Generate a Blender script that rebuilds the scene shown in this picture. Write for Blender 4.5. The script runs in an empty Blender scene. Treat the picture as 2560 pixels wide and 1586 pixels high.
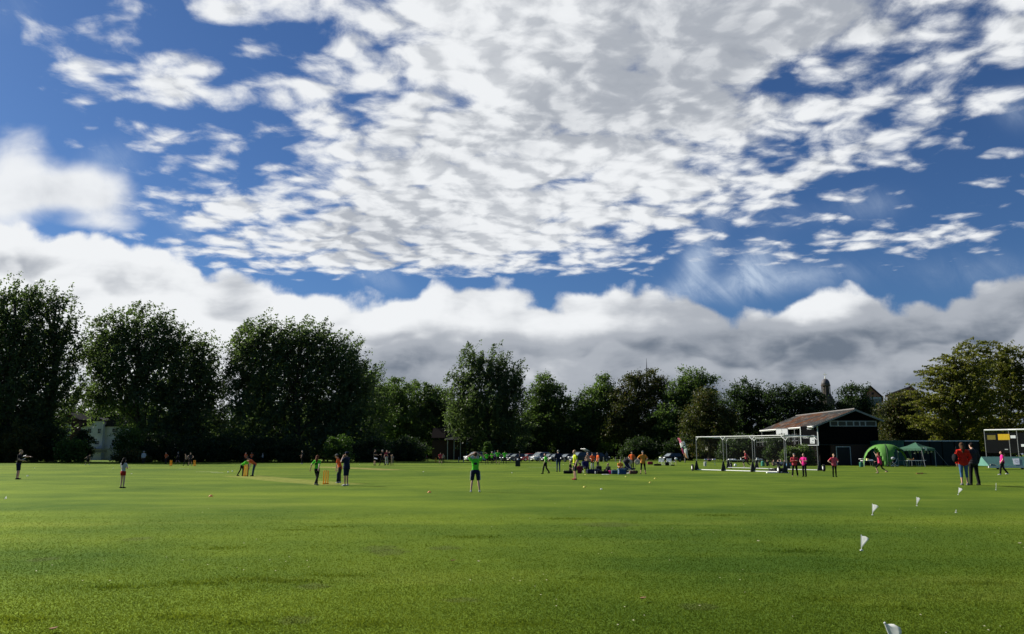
import bpy, bmesh, math, random
import numpy as np
from mathutils import Vector, Matrix

# ------------------------------------------------------------------ camera
PITCH = math.radians(9.535)
FPX = 2048.0                      # focal length in pixels of a 2560 px wide frame
CAM_Z = 1.6
scene = bpy.context.scene
col = scene.collection
cam_d = bpy.data.cameras.new("camera"); cam = bpy.data.objects.new("camera", cam_d); col.objects.link(cam)
cam_d.sensor_width = 36.0; cam_d.lens = 36.0 * FPX / 2560.0
cam_d.clip_start = 0.1; cam_d.clip_end = 5000
cam.location = (0, 0, CAM_Z); cam.rotation_euler = (math.pi / 2 + PITCH, 0, 0)
scene.camera = cam
scene.view_settings.view_transform = 'Standard'
scene.view_settings.look = 'None'
scene.view_settings.exposure = 0.72
scene.view_settings.gamma = 1.0
scene.view_settings.use_curve_mapping = False

def ray(px, py):
    a = (px - 1280) / FPX; b = (793 - py) / FPX
    c, s = math.cos(PITCH), math.sin(PITCH)
    return Vector((a, c - b * s, s + b * c))
def uv(px, py):
    d = ray(px, py); return d.x / d.y, d.z / d.y

# ------------------------------------------------------------------ sun
SUN_EL = math.radians(31); SUN_AZ = math.radians(-62)     # azimuth from +Y towards +X
SUN_DIR = Vector((math.sin(SUN_AZ) * math.cos(SUN_EL), math.cos(SUN_AZ) * math.cos(SUN_EL), math.sin(SUN_EL)))
sl = bpy.data.lights.new("sun", 'SUN'); sl.energy = 5.0; sl.angle = math.radians(0.5); sl.color = (1.0, 0.95, 0.86)
so = bpy.data.objects.new("sun", sl); col.objects.link(so)
so.rotation_euler = SUN_DIR.to_track_quat('Z', 'Y').to_euler(); so.location = (0, 0, 60)

# ------------------------------------------------------------------ tiny expression language over math nodes
class E:
    """a float or vector socket with operators that add math nodes"""
    tree = None
    def __init__(s, sock): s.s = sock
    @staticmethod
    def new(kind): return E.tree.nodes.new(kind)
    @staticmethod
    def put(inp, v):
        if isinstance(v, E): E.tree.links.new(v.s, inp)
        else: inp.default_value = v
    @staticmethod
    def m(op, a, b=None, c=None, clamp=False):
        n = E.new('ShaderNodeMath'); n.operation = op; n.use_clamp = clamp
        for i, v in enumerate((a, b, c)):
            if v is not None: E.put(n.inputs[i], v)
        return E(n.outputs[0])
    def __add__(a, b): return E.m('ADD', a, b)
    def __radd__(a, b): return E.m('ADD', a, b)
    def __sub__(a, b): return E.m('SUBTRACT', a, b)
    def __rsub__(a, b): return E.m('SUBTRACT', b, a)
    def __mul__(a, b): return E.m('MULTIPLY', a, b)
    def __rmul__(a, b): return E.m('MULTIPLY', a, b)
    def __truediv__(a, b): return E.m('DIVIDE', a, b)
    def __neg__(a): return E.m('MULTIPLY', a, -1.0)
def emin(a, b): return E.m('MINIMUM', a, b)
def emax(a, b): return E.m('MAXIMUM', a, b)
def epow(a, b): return E.m('POWER', a, b)
def sstep(lo, hi, x, o0=0.0, o1=1.0):
    n = E.new('ShaderNodeMapRange'); n.interpolation_type = 'SMOOTHSTEP'
    E.put(n.inputs[0], x); n.inputs[1].default_value = lo; n.inputs[2].default_value = hi
    n.inputs[3].default_value = o0; n.inputs[4].default_value = o1
    return E(n.outputs[0])
def lin(lo, hi, x, o0=0.0, o1=1.0):
    n = E.new('ShaderNodeMapRange'); n.clamp = True
    E.put(n.inputs[0], x); n.inputs[1].default_value = lo; n.inputs[2].default_value = hi
    n.inputs[3].default_value = o0; n.inputs[4].default_value = o1
    return E(n.outputs[0])
def vec(x, y, seed=0.0):
    n = E.new('ShaderNodeCombineXYZ')
    for i, v in enumerate((x + seed * 7.31, y + seed * 3.77)): E.put(n.inputs[i], v)
    return E(n.outputs[0])
def noise(v, scale, detail=4.0, rough=0.5, dist=0.0, lac=2.0):
    n = E.new('ShaderNodeTexNoise'); n.noise_dimensions = '2D'
    E.put(n.inputs['Vector'], v); n.inputs['Scale'].default_value = scale
    n.inputs['Detail'].default_value = detail; n.inputs['Roughness'].default_value = rough
    n.inputs['Distortion'].default_value = dist; n.inputs['Lacunarity'].default_value = lac
    return E(n.outputs[0])
def voro(v, scale, smooth=0.6):
    n = E.new('ShaderNodeTexVoronoi'); n.voronoi_dimensions = '2D'; n.feature = 'SMOOTH_F1'
    E.put(n.inputs['Vector'], v); n.inputs['Scale'].default_value = scale
    n.inputs['Smoothness'].default_value = smooth
    return E(n.outputs['Distance'])
def curve(x, pts):
    n = E.new('ShaderNodeFloatCurve'); E.put(n.inputs['Value'], x)
    c = n.mapping.curves[0]
    while len(c.points) < len(pts): c.points.new(0.5, 0.5)
    for p, (a, b) in zip(c.points, pts): p.location = (a, b)
    n.mapping.update()
    return E(n.outputs[0])
def mixc(f, a, b, mode='MIX'):
    n = E.new('ShaderNodeMix'); n.data_type = 'RGBA'; n.blend_type = mode
    E.put(n.inputs[0], f)
    for i, v in ((6, a), (7, b)):
        if isinstance(v, E): E.tree.links.new(v.s, n.inputs[i])
        else: n.inputs[i].default_value = (*v, 1.0)
    return E(n.outputs[2])

# ------------------------------------------------------------------ sky: Nishita blue with procedural cloud layers
world = bpy.data.worlds.new("World"); scene.world = world; world.use_nodes = True
wt = world.node_tree; wt.nodes.clear(); E.tree = wt
out = E.new('ShaderNodeOutputWorld'); bg = E.new('ShaderNodeBackground'); wt.links.new(bg.outputs[0], out.inputs[0])
tc = E.new('ShaderNodeTexCoord'); sp = E.new('ShaderNodeSeparateXYZ'); wt.links.new(tc.outputs['Generated'], sp.inputs[0])
DX, DY, DZ = E(sp.outputs[0]), E(sp.outputs[1]), E(sp.outputs[2])
sky = E.new('ShaderNodeTexSky'); sky.sky_type = 'NISHITA'; sky.sun_disc = False
sky.sun_elevation = SUN_EL; sky.sun_rotation = SUN_AZ
sky.air_density = 1.0; sky.dust_density = 0.4; sky.ozone_density = 2.5; sky.altitude = 0
SKY_STR = 0.1

front = sstep(0.05, 0.3, DY)
yy = emax(DY, 0.05)
U = DX / yy; V = DZ / yy
zz = emax(DZ, 0.0) + 0.10
# altocumulus deck: flat layer seen in perspective
Px = DX / zz; Py = DY / zz
wob = noise(vec(Px, Py, 3.1), 4.5, 2, 0.5)
wob2 = noise(vec(Px, Py, 9.7), 4.5, 2, 0.5)
Qx = Px + (wob - 0.5) * 0.09; Qy = Py + (wob2 - 0.5) * 0.09

def blob(px, py, rx, ry, rot, amp):
    """soft ellipse round the direction of one picture position, radii in pixels"""
    u0, v0 = uv(px, py); c, s = math.cos(rot), math.sin(rot)
    du = U - u0; dv = V - v0
    a = (du * c + dv * s) * (FPX / rx); b = (dv * c - du * s) * (FPX / ry)
    r2 = a * a + b * b
    return E.m('EXPONENT', r2 * -0.9) * amp
def halfplane(p0, p1, k):
    """signed distance to a line through two picture positions, positive to its left"""
    (u0, v0), (u1, v1) = uv(*p0), uv(*p1)
    L = math.hypot(u1 - u0, v1 - v0); nx, ny = -(v1 - v0) / L, (u1 - u0) / L
    return (U * nx + V * ny + (-(u0 * nx + v0 * ny))) * k

def deck(ox, oy, detail):
    a = noise(vec(Qx + ox, Qy + oy, 0.0), 5.6, detail, 0.63)
    v = voro(vec(Qx * 1.0 + ox, Qy * 1.15 + oy, 0.0), 8.0, 0.55)
    v2 = voro(vec(Qx + ox, Qy * 1.1 + oy, 1.3), 21.0, 0.4)
    return (a - 0.5) * 2.1 + (0.44 - v) * 1.15 + (0.40 - v2) * 0.36
s_r = halfplane((1330, 690), (2430, 130), 4.6)          # upper left of the diagonal edge
s_l = halfplane((590, 700), (640, 0), -2.6)             # right of the left edge
s_b = halfplane((500, 712), (1500, 705), 6.0)
cov = emin(emin(s_r, s_l), emin(s_b, E.m('ADD', 0.80, 0.0)))
cov = emax(cov, -0.95)
cov = cov + blob(1500, 250, 620, 330, 0.25, 0.45) + blob(1150, 560, 420, 120, 0.15, 0.55)
cov = cov - blob(690, 190, 240, 240, 0, 0.30) - blob(760, 480, 150, 60, 0.5, 0.25) - blob(1000, 190, 90, 60, 0, 0.5) - blob(1200, 230, 170, 40, 0.35, 0.45) - blob(1300, 320, 120, 30, 0, 0.45)
cov = cov - blob(2000, 160, 170, 50, 0.25, 0.55)
for (px, py, rx, ry, rot, amp) in (
        (115, 70, 95, 55, -0.2, 0.80), (200, 150, 110, 60, -0.3, 0.95), (230, 60, 50, 30, 0, 0.5), (60, 105, 45, 22, 0, 0.6),
        (180, 262, 60, 20, 0, 0.72), (250, 228, 60, 20, 0, 0.62), (300, 240, 30, 16, 0, 0.6), (440, 220, 130, 48, -0.45, 0.95), (480, 140, 90, 40, -0.35, 0.8),
        (420, 345, 60, 28, 0, 0.7), (235, 322, 40, 10, 0, 0.5), (590, 500, 130, 26, 0, 0.75), (590, 570, 110, 60, 0, 0.55), (560, 30, 120, 50, 0, 0.7),
        (2280, 600, 330, 62, 0.08, 0.90), (2480, 560, 160, 60, 0.2, 0.5), (2400, 290, 150, 55, 0.35, 0.62), (2180, 365, 60, 26, 0, 0.6), (2060, 400, 70, 26, 0.2, 0.7),
        (2530, 130, 60, 60, 0, 0.5), (2500, 380, 90, 30, 0, 0.5), (2520, 450, 90, 26, 0, 0.5), (2000, 450, 130, 20, 0, 0.36), (1760, 520, 190, 46, 0.2, 0.5),
        (2550, 60, 40, 40, 0, 0.5)):
    cov = cov + blob(px, py, rx, ry, rot, amp)
back_cov = E.m('ADD', -0.75, 0.0)
mixn = E.new('ShaderNodeMix'); mixn.data_type = 'FLOAT'; E.put(mixn.inputs[0], front); E.put(mixn.inputs[2], back_cov); E.put(mixn.inputs[3], cov)
cov = E(mixn.outputs[0])
cov = cov - sstep(0.235, 0.2, V) * 1.3 * front
d0 = deck(0, 0, 9.0)
sx, sy = SUN_DIR.x, SUN_DIR.y
d1 = deck(sx * 0.045, sy * 0.045, 4.0)
dens = d0 + cov
alpha1 = sstep(-0.22, 0.72, dens)
rim = lin(-0.35, 0.35, d0 - d1)                          # side that faces the sun
thick = sstep(0.35, 1.25, dens)
# big soft grey areas inside the deck
big = noise(vec(Px, Py, 5.0), 1.1, 3, 0.5)
grey1 = sstep(0.40, 0.66, big) * sstep(0.2, 0.7, cov)
bright1 = 0.77 + rim * 0.27 - thick * 0.06 - grey1 * 0.17 - blob(1850, 130, 420, 140, 0.3, 0.16)
detail1 = noise(vec(Qx, Qy, 2.0), 14.0, 5, 0.6)
bright1 = bright1 + (detail1 - 0.5) * 0.16 + (d0 - 0.1) * 0.13

# high thin cirrus wisps
wv = vec(U * 1.0 + V * 0.9, V * 0.25 - U * 0.28, 1.3)
wn = noise(wv, 16, 7, 0.62, 0.8)
wn2 = noise(vec(U, V, 4.0), 22, 6, 0.65, 0.5)
wc = blob(1745, 650, 40, 85, -0.45, 0.8) + blob(1880, 670, 42, 75, -0.6, 0.75) + blob(1820, 720, 190, 36, 0.1, 0.55) + blob(2020, 690, 160, 40, 0.1, 0.4) \
     + blob(450, 560, 26, 70, 0.75, 0.5) + blob(940, 690, 70, 40, -0.5, 0.5) + blob(2180, 510, 90, 40, 0.1, 0.42) + blob(2540, 270, 70, 60, 0, 0.35) \
     + blob(270, 410, 80, 60, 0, 0.45) + blob(1900, 540, 240, 40, 0, 0.2) + blob(2460, 680, 200, 50, 0, 0.3) + blob(40, 20, 80, 60, 0, 0.2)
alpha0 = sstep(0.0, 1.0, wc * (wn * 1.4 + wn2 * 0.8 - 0.35)) * front

# cumulus: puffy heaps, described across the view (they stand up instead of lying in a deck)
hx = noise(vec(U, V, 7.7), 9.0, 3, 0.5); hy = noise(vec(U, V, 1.7), 9.0, 3, 0.5)
Ux = U + (hx - 0.5) * 0.05; Vx = V + (hy - 0.5) * 0.05
def heap(ox, oy, detail):
    a = noise(vec(Ux + ox, (Vx + oy) * 1.5, 0.4), 10.0, detail, 0.52)
    v = voro(vec(Ux + ox, (Vx + oy) * 1.5, 0.7), 9.0, 0.8)
    return (a - 0.5) * 0.9 + (0.45 - v) * 0.5
h0 = heap(0, 0, 8.0); h1 = heap(-0.016, 0.022, 5.0)
lc = blob(10, 390, 105, 110, 0, 1.0) + blob(40, 505, 120, 60, 0.0, 0.95) - blob(130, 420, 60, 50, 0, 0.3) + blob(250, 500, 140, 80, -0.55, 1.05) + blob(160, 450, 110, 60, 0, 0.5) + blob(120, 560, 190, 20, 0, 0.3)
lden = lc - 0.62 + h0 * 0.95
alpha2 = sstep(-0.15, 0.6, lden) * front
bright2 = 0.80 + lin(-0.25, 0.25, h0 - h1) * 0.22 - sstep(0.3, 0.9, lden) * 0.06

# long low bank that fills the sky above the trees: its top line runs with the azimuth
U0, U1 = -1.0, 1.0
tops = [(-420, 590), (0, 578), (250, 604), (420, 640), (530, 690), (600, 688), (760, 742), (900, 752), (990, 762), (1080, 735), (1200, 722), (1330, 742), (1440, 757),
        (1560, 740), (1700, 752), (1850, 792), (1960, 770), (2050, 738), (2150, 748), (2230, 775), (2330, 770), (2440, 738), (2560, 690), (2900, 640)]
pts = [((uv(a, b)[0] - U0) / (U1 - U0), uv(a, b)[1]) for a, b in tops]
top = curve(lin(U0, U1, U), [(0.0, pts[0][1])] + pts + [(1.0, pts[-1][1])])
pf = voro(vec(Ux, Vx * 1.3, 3.3), 24.0, 0.5)
depth = top + 0.008 - V + (h0 * 0.024) + (0.42 - pf) * 0.024 + (noise(vec(U, V, 12.0), 34.0, 5, 0.6) - 0.5) * 0.018
alpha3 = sstep(-0.002, 0.012, depth)
# layers of light and grey across the bank
lay = noise(vec(U * 0.55, V * 2.4 + hx * 0.10, 2.2), 5.2, 6, 0.52)
lay2 = noise(vec(U * 0.8, V * 3.4, 6.2), 7.0, 5, 0.55)
rimb = sstep(0.075, 0.0, depth)
shade3 = lin(-0.30, 0.30, h0 - h1)
right_dark = sstep(-0.1, 0.62, U)
low = sstep(uv(1280, 785)[1], uv(1280, 880)[1], V)
bright3 = 0.78 + rimb * 0.14 + (lay - 0.5) * 0.9 + (lay2 - 0.5) * 0.45 + (shade3 - 0.5) * 0.34 + (0.40 - pf) * 0.22 - right_dark * 0.20 - low * 0.42 * sstep(-0.45, 0.0, U) - blob(230, 665, 330, 34, -0.05, 0.34) - blob(590, 755, 85, 50, 0, 0.42) \
     + blob(250, 620, 400, 40, 0, 0.26) + blob(150, 780, 500, 70, 0, 0.25) + blob(900, 790, 260, 50, 0, 0.15) + blob(1350, 790, 420, 40, 0, 0.10) - blob(1100, 900, 260, 60, 0, 0.12) \
     - blob(1850, 840, 420, 30, 0.05, 0.12) + blob(2060, 765, 110, 45, 0, 0.30) - blob(2350, 830, 300, 60, 0, 0.14) + blob(1600, 925, 700, 22, 0, 0.12)
# a second, nearer row of heaps stands in front of the bank
top2 = top - 0.050 + (noise(vec(U, V * 0.0, 8.0), 3.4, 2, 0.5) - 0.5) * 0.085
dep2 = top2 - V + h1 * 0.075 + (0.42 - pf) * 0.022
bright3 = bright3 + sstep(-0.004, 0.012, dep2) * sstep(0.055, 0.004, dep2) * 0.13 - sstep(-0.035, 0.0, dep2) * sstep(0.012, -0.006, dep2) * 0.10
bright3 = emax(bright3, 0.0) * 0.86 + 0.12

glow = E.m('POWER', emax(DX * SUN_DIR.x + DY * SUN_DIR.y + DZ * SUN_DIR.z, 0.0), 3.0)
def tone(b, lo, mid, hi):
    r = E.new('ShaderNodeValToRGB'); E.put(r.inputs[0], b)
    cr = r.color_ramp; cr.interpolation = 'EASE'
    cr.elements[0].position = 0.0; cr.elements[0].color = (*lo, 1)
    cr.elements[1].position = 1.0; cr.elements[1].color = (*hi, 1)
    e = cr.elements.new(0.5); e.color = (*mid, 1)
    return E(r.outputs[0])
LO, MID, HI = (0.13, 0.165, 0.22), (0.42, 0.45, 0.50), (0.88, 0.90, 0.92)
gboost = glow * 0.12 - 0.03
c0 = mixc(1.0, E(sky.outputs[0]), (SKY_STR * 0.33, SKY_STR * 0.50, SKY_STR * 0.75), 'MULTIPLY')
c0 = mixc(alpha0 * 0.75, c0, (0.62, 0.72, 0.85))
c1 = mixc(emin(alpha1, 0.985), c0, tone(bright1 + gboost, LO, MID, HI))
c2 = mixc(alpha2 * 0.97, c1, tone(bright2 + gboost, LO, MID, HI))
c3 = mixc(alpha3, c2, tone(bright3 + gboost, LO, MID, HI))
E.tree.links.new(c3.s, bg.inputs[0]); bg.inputs[1].default_value = 0.607        # 1 / 2 ** exposure: the sky keeps its tone while the sun gains weight

# ------------------------------------------------------------------ helpers: tagging, meshes, materials
random.seed(7); rng = np.random.default_rng(7)
def tag(o, label=None, cat=None, group=None, kind=None):
    if label: o['label'] = label
    if cat: o['category'] = cat
    if group: o['group'] = group
    if kind: o['kind'] = kind
    return o
def empty(name, loc=(0, 0, 0), rz=0.0, label=None, cat=None, group=None):
    o = bpy.data.objects.new(name, None); col.objects.link(o)
    o.location = loc; o.rotation_euler = (0, 0, rz); o.empty_display_size = 0.2
    return tag(o, label, cat, group)
def link(name, me, mats=None, parent=None, smooth=False):
    o = bpy.data.objects.new(name, me); col.objects.link(o)
    if mats is not None:
        for m in (mats if isinstance(mats, (list, tuple)) else [mats]): me.materials.append(m)
    if parent is not None: o.parent = parent
    if smooth:
        me.polygons.foreach_set('use_smooth', [True] * len(me.polygons))
    return o
class MB:
    """collects shapes, then builds them as one mesh object"""
    def __init__(s): s.bm = bmesh.new(); s.mi = 0
    def _set(s, faces):
        for f in faces: f.material_index = s.mi
        return s
    def box(s, c, size, rot=None, taper=1.0, bev=0.0):
        M = Matrix.Translation(Vector(c)) @ (rot.to_4x4() if rot is not None else Matrix.Identity(4)) @ Matrix.Diagonal((*size, 1))
        r = bmesh.ops.create_cube(s.bm, size=1.0, matrix=Matrix.Identity(4)); vs = r['verts']
        if taper != 1.0:
            for v in vs:
                if v.co.z > 0: v.co.x *= taper; v.co.y *= taper
        bmesh.ops.transform(s.bm, matrix=M, verts=vs)
        fs = set(f for v in vs for f in v.link_faces)
        if bev > 0:
            es = list(set(e for v in vs for e in v.link_edges))
            rr = bmesh.ops.bevel(s.bm, geom=es, offset=bev, segments=2, affect='EDGES', profile=0.6)
            fs = set(rr['faces']) | set(f for f in fs if f.is_valid)
        return s._set(fs)
    def tube(s, pts, rad, n=8, cap=True):
        pts = [Vector(p) for p in pts]
        if not isinstance(rad, (list, tuple)): rad = [rad] * len(pts)
        rings = []; ref = Vector((0.13, 0.31, 0.94))
        for i, p in enumerate(pts):
            t = (pts[min(i + 1, len(pts) - 1)] - pts[max(i - 1, 0)]).normalized()
            if i == 0 and abs(t.dot(ref)) > 0.95: ref = Vector((1, 0.1, 0))
            a = t.cross(ref).normalized(); b = t.cross(a).normalized(); ref = b.cross(t) * 0 + ref
            rings.append([s.bm.verts.new(p + (a * math.cos(k * 2 * math.pi / n) + b * math.sin(k * 2 * math.pi / n)) * rad[i]) for k in range(n)])
        fs = []
        for r0, r1 in zip(rings, rings[1:]):
            for k in range(n): fs.append(s.bm.faces.new((r0[k], r0[(k + 1) % n], r1[(k + 1) % n], r1[k])))
        if cap:
            fs.append(s.bm.faces.new(rings[0][::-1])); fs.append(s.bm.faces.new(rings[-1]))
        return s._set(fs)
    def cyl(s, p0, p1, r, n=12): return s.tube([p0, p1], r, n)
    def ball(s, c, r, sub=2, rot=None):
        if not isinstance(r, (list, tuple)): r = (r, r, r)
        M = Matrix.Translation(Vector(c)) @ (rot.to_4x4() if rot is not None else Matrix.Identity(4)) @ Matrix.Diagonal((*r, 1))
        q = bmesh.ops.create_icosphere(s.bm, subdivisions=sub, radius=1.0, matrix=M)
        return s._set(set(f for v in q['verts'] for f in v.link_faces))
    def poly(s, pts):
        f = s.bm.faces.new([s.bm.verts.new(Vector(p)) for p in pts]); return s._set([f])
    def prism(s, prof, axis, a, b):
        """extrude a 2D profile along an axis: axis 'x' -> profile is (y,z), 'y' -> (x,z), 'z' -> (x,y)"""
        def P(u, v, w): return {'x': (w, u, v), 'y': (u, w, v), 'z': (u, v, w)}[axis]
        A = [s.bm.verts.new(P(u, v, a)) for u, v in prof]; B = [s.bm.verts.new(P(u, v, b)) for u, v in prof]
        n = len(prof); fs = [s.bm.faces.new(A[::-1]), s.bm.faces.new(B)]
        for k in range(n): fs.append(s.bm.faces.new((A[k], A[(k + 1) % n], B[(k + 1) % n], B[k])))
        return s._set(fs)
    def lathe(s, prof, c=(0, 0, 0), n=16):
        c = Vector(c); rings = [[s.bm.verts.new(c + Vector((r * math.cos(k * 2 * math.pi / n), r * math.sin(k * 2 * math.pi / n), z))) for k in range(n)] for r, z in prof]
        fs = []
        for r0, r1 in zip(rings, rings[1:]):
            for k in range(n): fs.append(s.bm.faces.new((r0[k], r0[(k + 1) % n], r1[(k + 1) % n], r1[k])))
        fs.append(s.bm.faces.new(rings[0][::-1])); fs.append(s.bm.faces.new(rings[-1]))
        return s._set(fs)
    def build(s, name, mats, parent=None, smooth=False, solid=0.0):
        bmesh.ops.recalc_face_normals(s.bm, faces=s.bm.faces[:])
        me = bpy.data.meshes.new(name); s.bm.to_mesh(me); s.bm.free()
        return link(name, me, mats, parent, smooth)
def RX(a): return Matrix.Rotation(a, 3, 'X')
def RY(a): return Matrix.Rotation(a, 3, 'Y')
def RZ(a): return Matrix.Rotation(a, 3, 'Z')
def quads_mesh(name, V, nper, mats, parent=None):
    """V: (n*nper, 3) array, every nper vertices a face"""
    n = len(V) // nper
    me = bpy.data.meshes.new(name)
    me.vertices.add(len(V)); me.vertices.foreach_set('co', V.astype(np.float32).ravel())
    me.loops.add(len(V)); me.loops.foreach_set('vertex_index', np.arange(len(V), dtype=np.int32))
    me.polygons.add(n); me.polygons.foreach_set('loop_start', np.arange(0, len(V), nper, dtype=np.int32))
    me.update(calc_edges=True)
    return link(name, me, mats, parent)

MATS = {}
def mat(name, rgb, rough=0.7, metal=0.0, spec=0.3, var=0.12, scale=6.0, bump=0.0, alpha=None, extra=None, translucent=0.0, detail=3):
    """principled material with a noise-driven colour variation"""
    if name in MATS: return MATS[name]
    m = bpy.data.materials.new(name); m.use_nodes = True; t = m.node_tree; E.tree = t
    p = t.nodes['Principled BSDF']; p.inputs['Roughness'].default_value = rough; p.inputs['Metallic'].default_value = metal
    p.inputs['Specular IOR Level'].default_value = spec
    tcn = t.nodes.new('ShaderNodeTexCoord'); obc = E(tcn.outputs['Object'])
    n = t.nodes.new('ShaderNodeTexNoise'); n.inputs['Scale'].default_value = scale; n.inputs['Detail'].default_value = detail
    t.links.new(obc.s, n.inputs['Vector'])
    c = mixc(lin(0.3, 0.7, E(n.outputs[0])), tuple(x * (1 - var) for x in rgb), tuple(min(1, x * (1 + var)) for x in rgb))
    if extra: c = extra(c, obc)
    t.links.new(c.s, p.inputs['Base Color'])
    if bump:
        b = t.nodes.new('ShaderNodeBump'); b.inputs['Strength'].default_value = bump; b.inputs['Distance'].default_value = 0.02
        t.links.new(n.outputs[0], b.inputs['Height']); t.links.new(b.outputs[0], p.inputs['Normal'])
    if alpha is not None: p.inputs['Alpha'].default_value = alpha
    if translucent:
        tr = t.nodes.new('ShaderNodeBsdfTranslucent'); t.links.new(c.s, tr.inputs[0])
        mx = t.nodes.new('ShaderNodeMixShader'); mx.inputs[0].default_value = translucent
        t.links.new(p.outputs[0], mx.inputs[1]); t.links.new(tr.outputs[0], mx.inputs[2])
        t.links.new(mx.outputs[0], t.nodes['Material Output'].inputs[0])
    MATS[name] = m
    return m

# ------------------------------------------------------------------ terrain
def ss(a, b, x):
    t = np.clip((x - a) / (b - a), 0, 1); return t * t * (3 - 2 * t)
def HT(x, y):
    z = 0.50 * ss(55, 185, y)
    z = z + 0.22 * np.exp(-((x - 20.5) / 6.0) ** 2 - ((y - 39.5) / 4.5) ** 2)
    z = z + 0.02 * np.sin(x * 0.31 + 1.0) * np.sin(y * 0.23) * ss(4, 12, y)
    return z
def ground(px, py):
    """where the line of sight through a picture position meets the field"""
    d = ray(px, py); t = 5.0
    for _ in range(4000):
        if CAM_Z + d.z * t <= float(HT(d.x * t, d.y * t)): break
        t *= 1.002
    return Vector((d.x * t, d.y * t, float(HT(d.x * t, d.y * t))))
def at(px, py, Y):
    """the point at depth Y on the line of sight"""
    d = ray(px, py); k = Y / d.y
    return Vector((d.x * k, Y, CAM_Z + d.z * k))
def gpt(px, Y):
    p = at(px, 1137, Y); return Vector((p.x, Y, float(HT(p.x, Y))))
def mpp(Y): return Y / FPX * 1.0          # metres in one source pixel at depth Y

ys = np.concatenate([np.linspace(-40, 0, 8), np.linspace(1, 60, 150), np.linspace(61, 220, 160), np.geomspace(230, 4000, 24)])
xs = np.concatenate([-np.geomspace(3500, 160, 14), np.linspace(-150, 150, 301), np.geomspace(160, 3500, 14)])
gx, gy = np.meshgrid(xs, ys); gz = HT(gx, gy)
me = bpy.data.meshes.new('ground'); nx, ny = len(xs), len(ys)
idx = np.arange(nx * ny).reshape(ny, nx)
F = np.stack([idx[:-1, :-1], idx[:-1, 1:], idx[1:, 1:], idx[1:, :-1]], -1).reshape(-1, 4)
me.from_pydata(np.stack([gx, gy, gz], -1).reshape(-1, 3).tolist(), [], F.tolist())
SCRAPES = [(ground(a, b_).x, ground(a, b_).y, r_, l_) for a, b_, r_, l_ in ((1155, 1501, .16, .24), (740, 1551, .22, .20), (950, 1371, .45, .30), (975, 1381, .5, .30), (1110, 1371, .35, .3), (785, 1467, .25, .22), (345, 1348, .4, .28), (110, 1399, .3, .22), (1520, 1312, .7, .7), (1745, 1517, .2, .22))]
def grass_colour(t, P):
    E.tree = t
    s = t.nodes.new('ShaderNodeSeparateXYZ'); t.links.new(P.s, s.inputs[0]); X, Y = E(s.outputs[0]), E(s.outputs[1])
    v = vec(X, Y, 0.0)
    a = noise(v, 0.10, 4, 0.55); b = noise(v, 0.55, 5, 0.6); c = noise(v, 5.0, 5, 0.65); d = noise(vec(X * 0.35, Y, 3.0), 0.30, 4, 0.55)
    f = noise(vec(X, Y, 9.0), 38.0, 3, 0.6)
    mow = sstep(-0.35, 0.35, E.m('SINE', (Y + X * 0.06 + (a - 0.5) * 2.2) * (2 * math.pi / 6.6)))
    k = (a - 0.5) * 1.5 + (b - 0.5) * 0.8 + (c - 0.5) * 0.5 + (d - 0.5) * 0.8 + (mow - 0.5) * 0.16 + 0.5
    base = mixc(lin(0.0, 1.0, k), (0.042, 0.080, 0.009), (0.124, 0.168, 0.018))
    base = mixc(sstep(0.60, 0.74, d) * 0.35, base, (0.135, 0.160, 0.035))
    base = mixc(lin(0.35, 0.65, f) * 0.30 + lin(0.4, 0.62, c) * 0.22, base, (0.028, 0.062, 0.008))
    for wx, wy, wr, wl in SCRAPES:
        dx = (X - wx) * (1 / wl); dy = (Y - wy) * (1 / wr)
        base = mixc(sstep(1.3, 0.5, dx * dx + dy * dy + (c - 0.5) * 3.6) * 0.38, base, (0.050, 0.056, 0.028))
    # worn patches and small bare scrapes
    w = sstep(0.70, 0.78, noise(vec(X * 0.6, Y * 1.3, 5.0), 0.9, 5, 0.7)) * sstep(0.48, 0.60, noise(vec(X, Y, 2.0), 7.0, 4, 0.7))
    base = mixc(w * 0.75, base, (0.040, 0.052, 0.022))
    return base, X, Y, c, f
gm = bpy.data.materials.new('field_grass'); gm.use_nodes = True; t = gm.node_tree; E.tree = t
tcn = t.nodes.new('ShaderNodeTexCoord')
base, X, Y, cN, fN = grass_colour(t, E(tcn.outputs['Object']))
# the two worn cricket strips: paler, drier grass
def strip(p0, p1, w):
    ax, ay = p0; bx, by = p1; L = math.hypot(bx - ax, by - ay); ux, uy = (bx - ax) / L, (by - ay) / L
    al = (X - ax) * ux + (Y - ay) * uy; ac = (X - ax) * (-uy) + (Y - ay) * ux
    return sstep(w, w * 0.6, E.m('ABSOLUTE', ac)) * sstep(-1.0, 0.5, al) * sstep(L + 1.0, L - 0.5, al)
A, B = ground(600, 1190), ground(855, 1212); A2, B2 = ground(800, 1167.5), ground(985, 1175.5); A3, B3 = ground(900, 1163), ground(1250, 1171)
nS = noise(vec(X, Y, 4.0), 1.6, 5, 0.65)
base = mixc(strip(A[:2], B[:2], 1.7) * lin(0.25, 0.6, nS) * 0.75, base, (0.185, 0.185, 0.062))
base = mixc(strip(A2[:2], B2[:2], 1.9) * lin(0.25, 0.6, nS) * 0.85, base, (0.215, 0.175, 0.085))
base = mixc(strip(A3[:2], B3[:2], 1.2) * lin(0.25, 0.6, nS) * 0.45, base, (0.16, 0.18, 0.06))
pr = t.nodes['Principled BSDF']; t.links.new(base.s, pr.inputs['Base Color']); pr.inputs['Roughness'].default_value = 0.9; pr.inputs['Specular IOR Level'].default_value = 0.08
gl = t.nodes.new('ShaderNodeBsdfGlossy'); gl.inputs['Roughness'].default_value = 0.62
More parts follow.
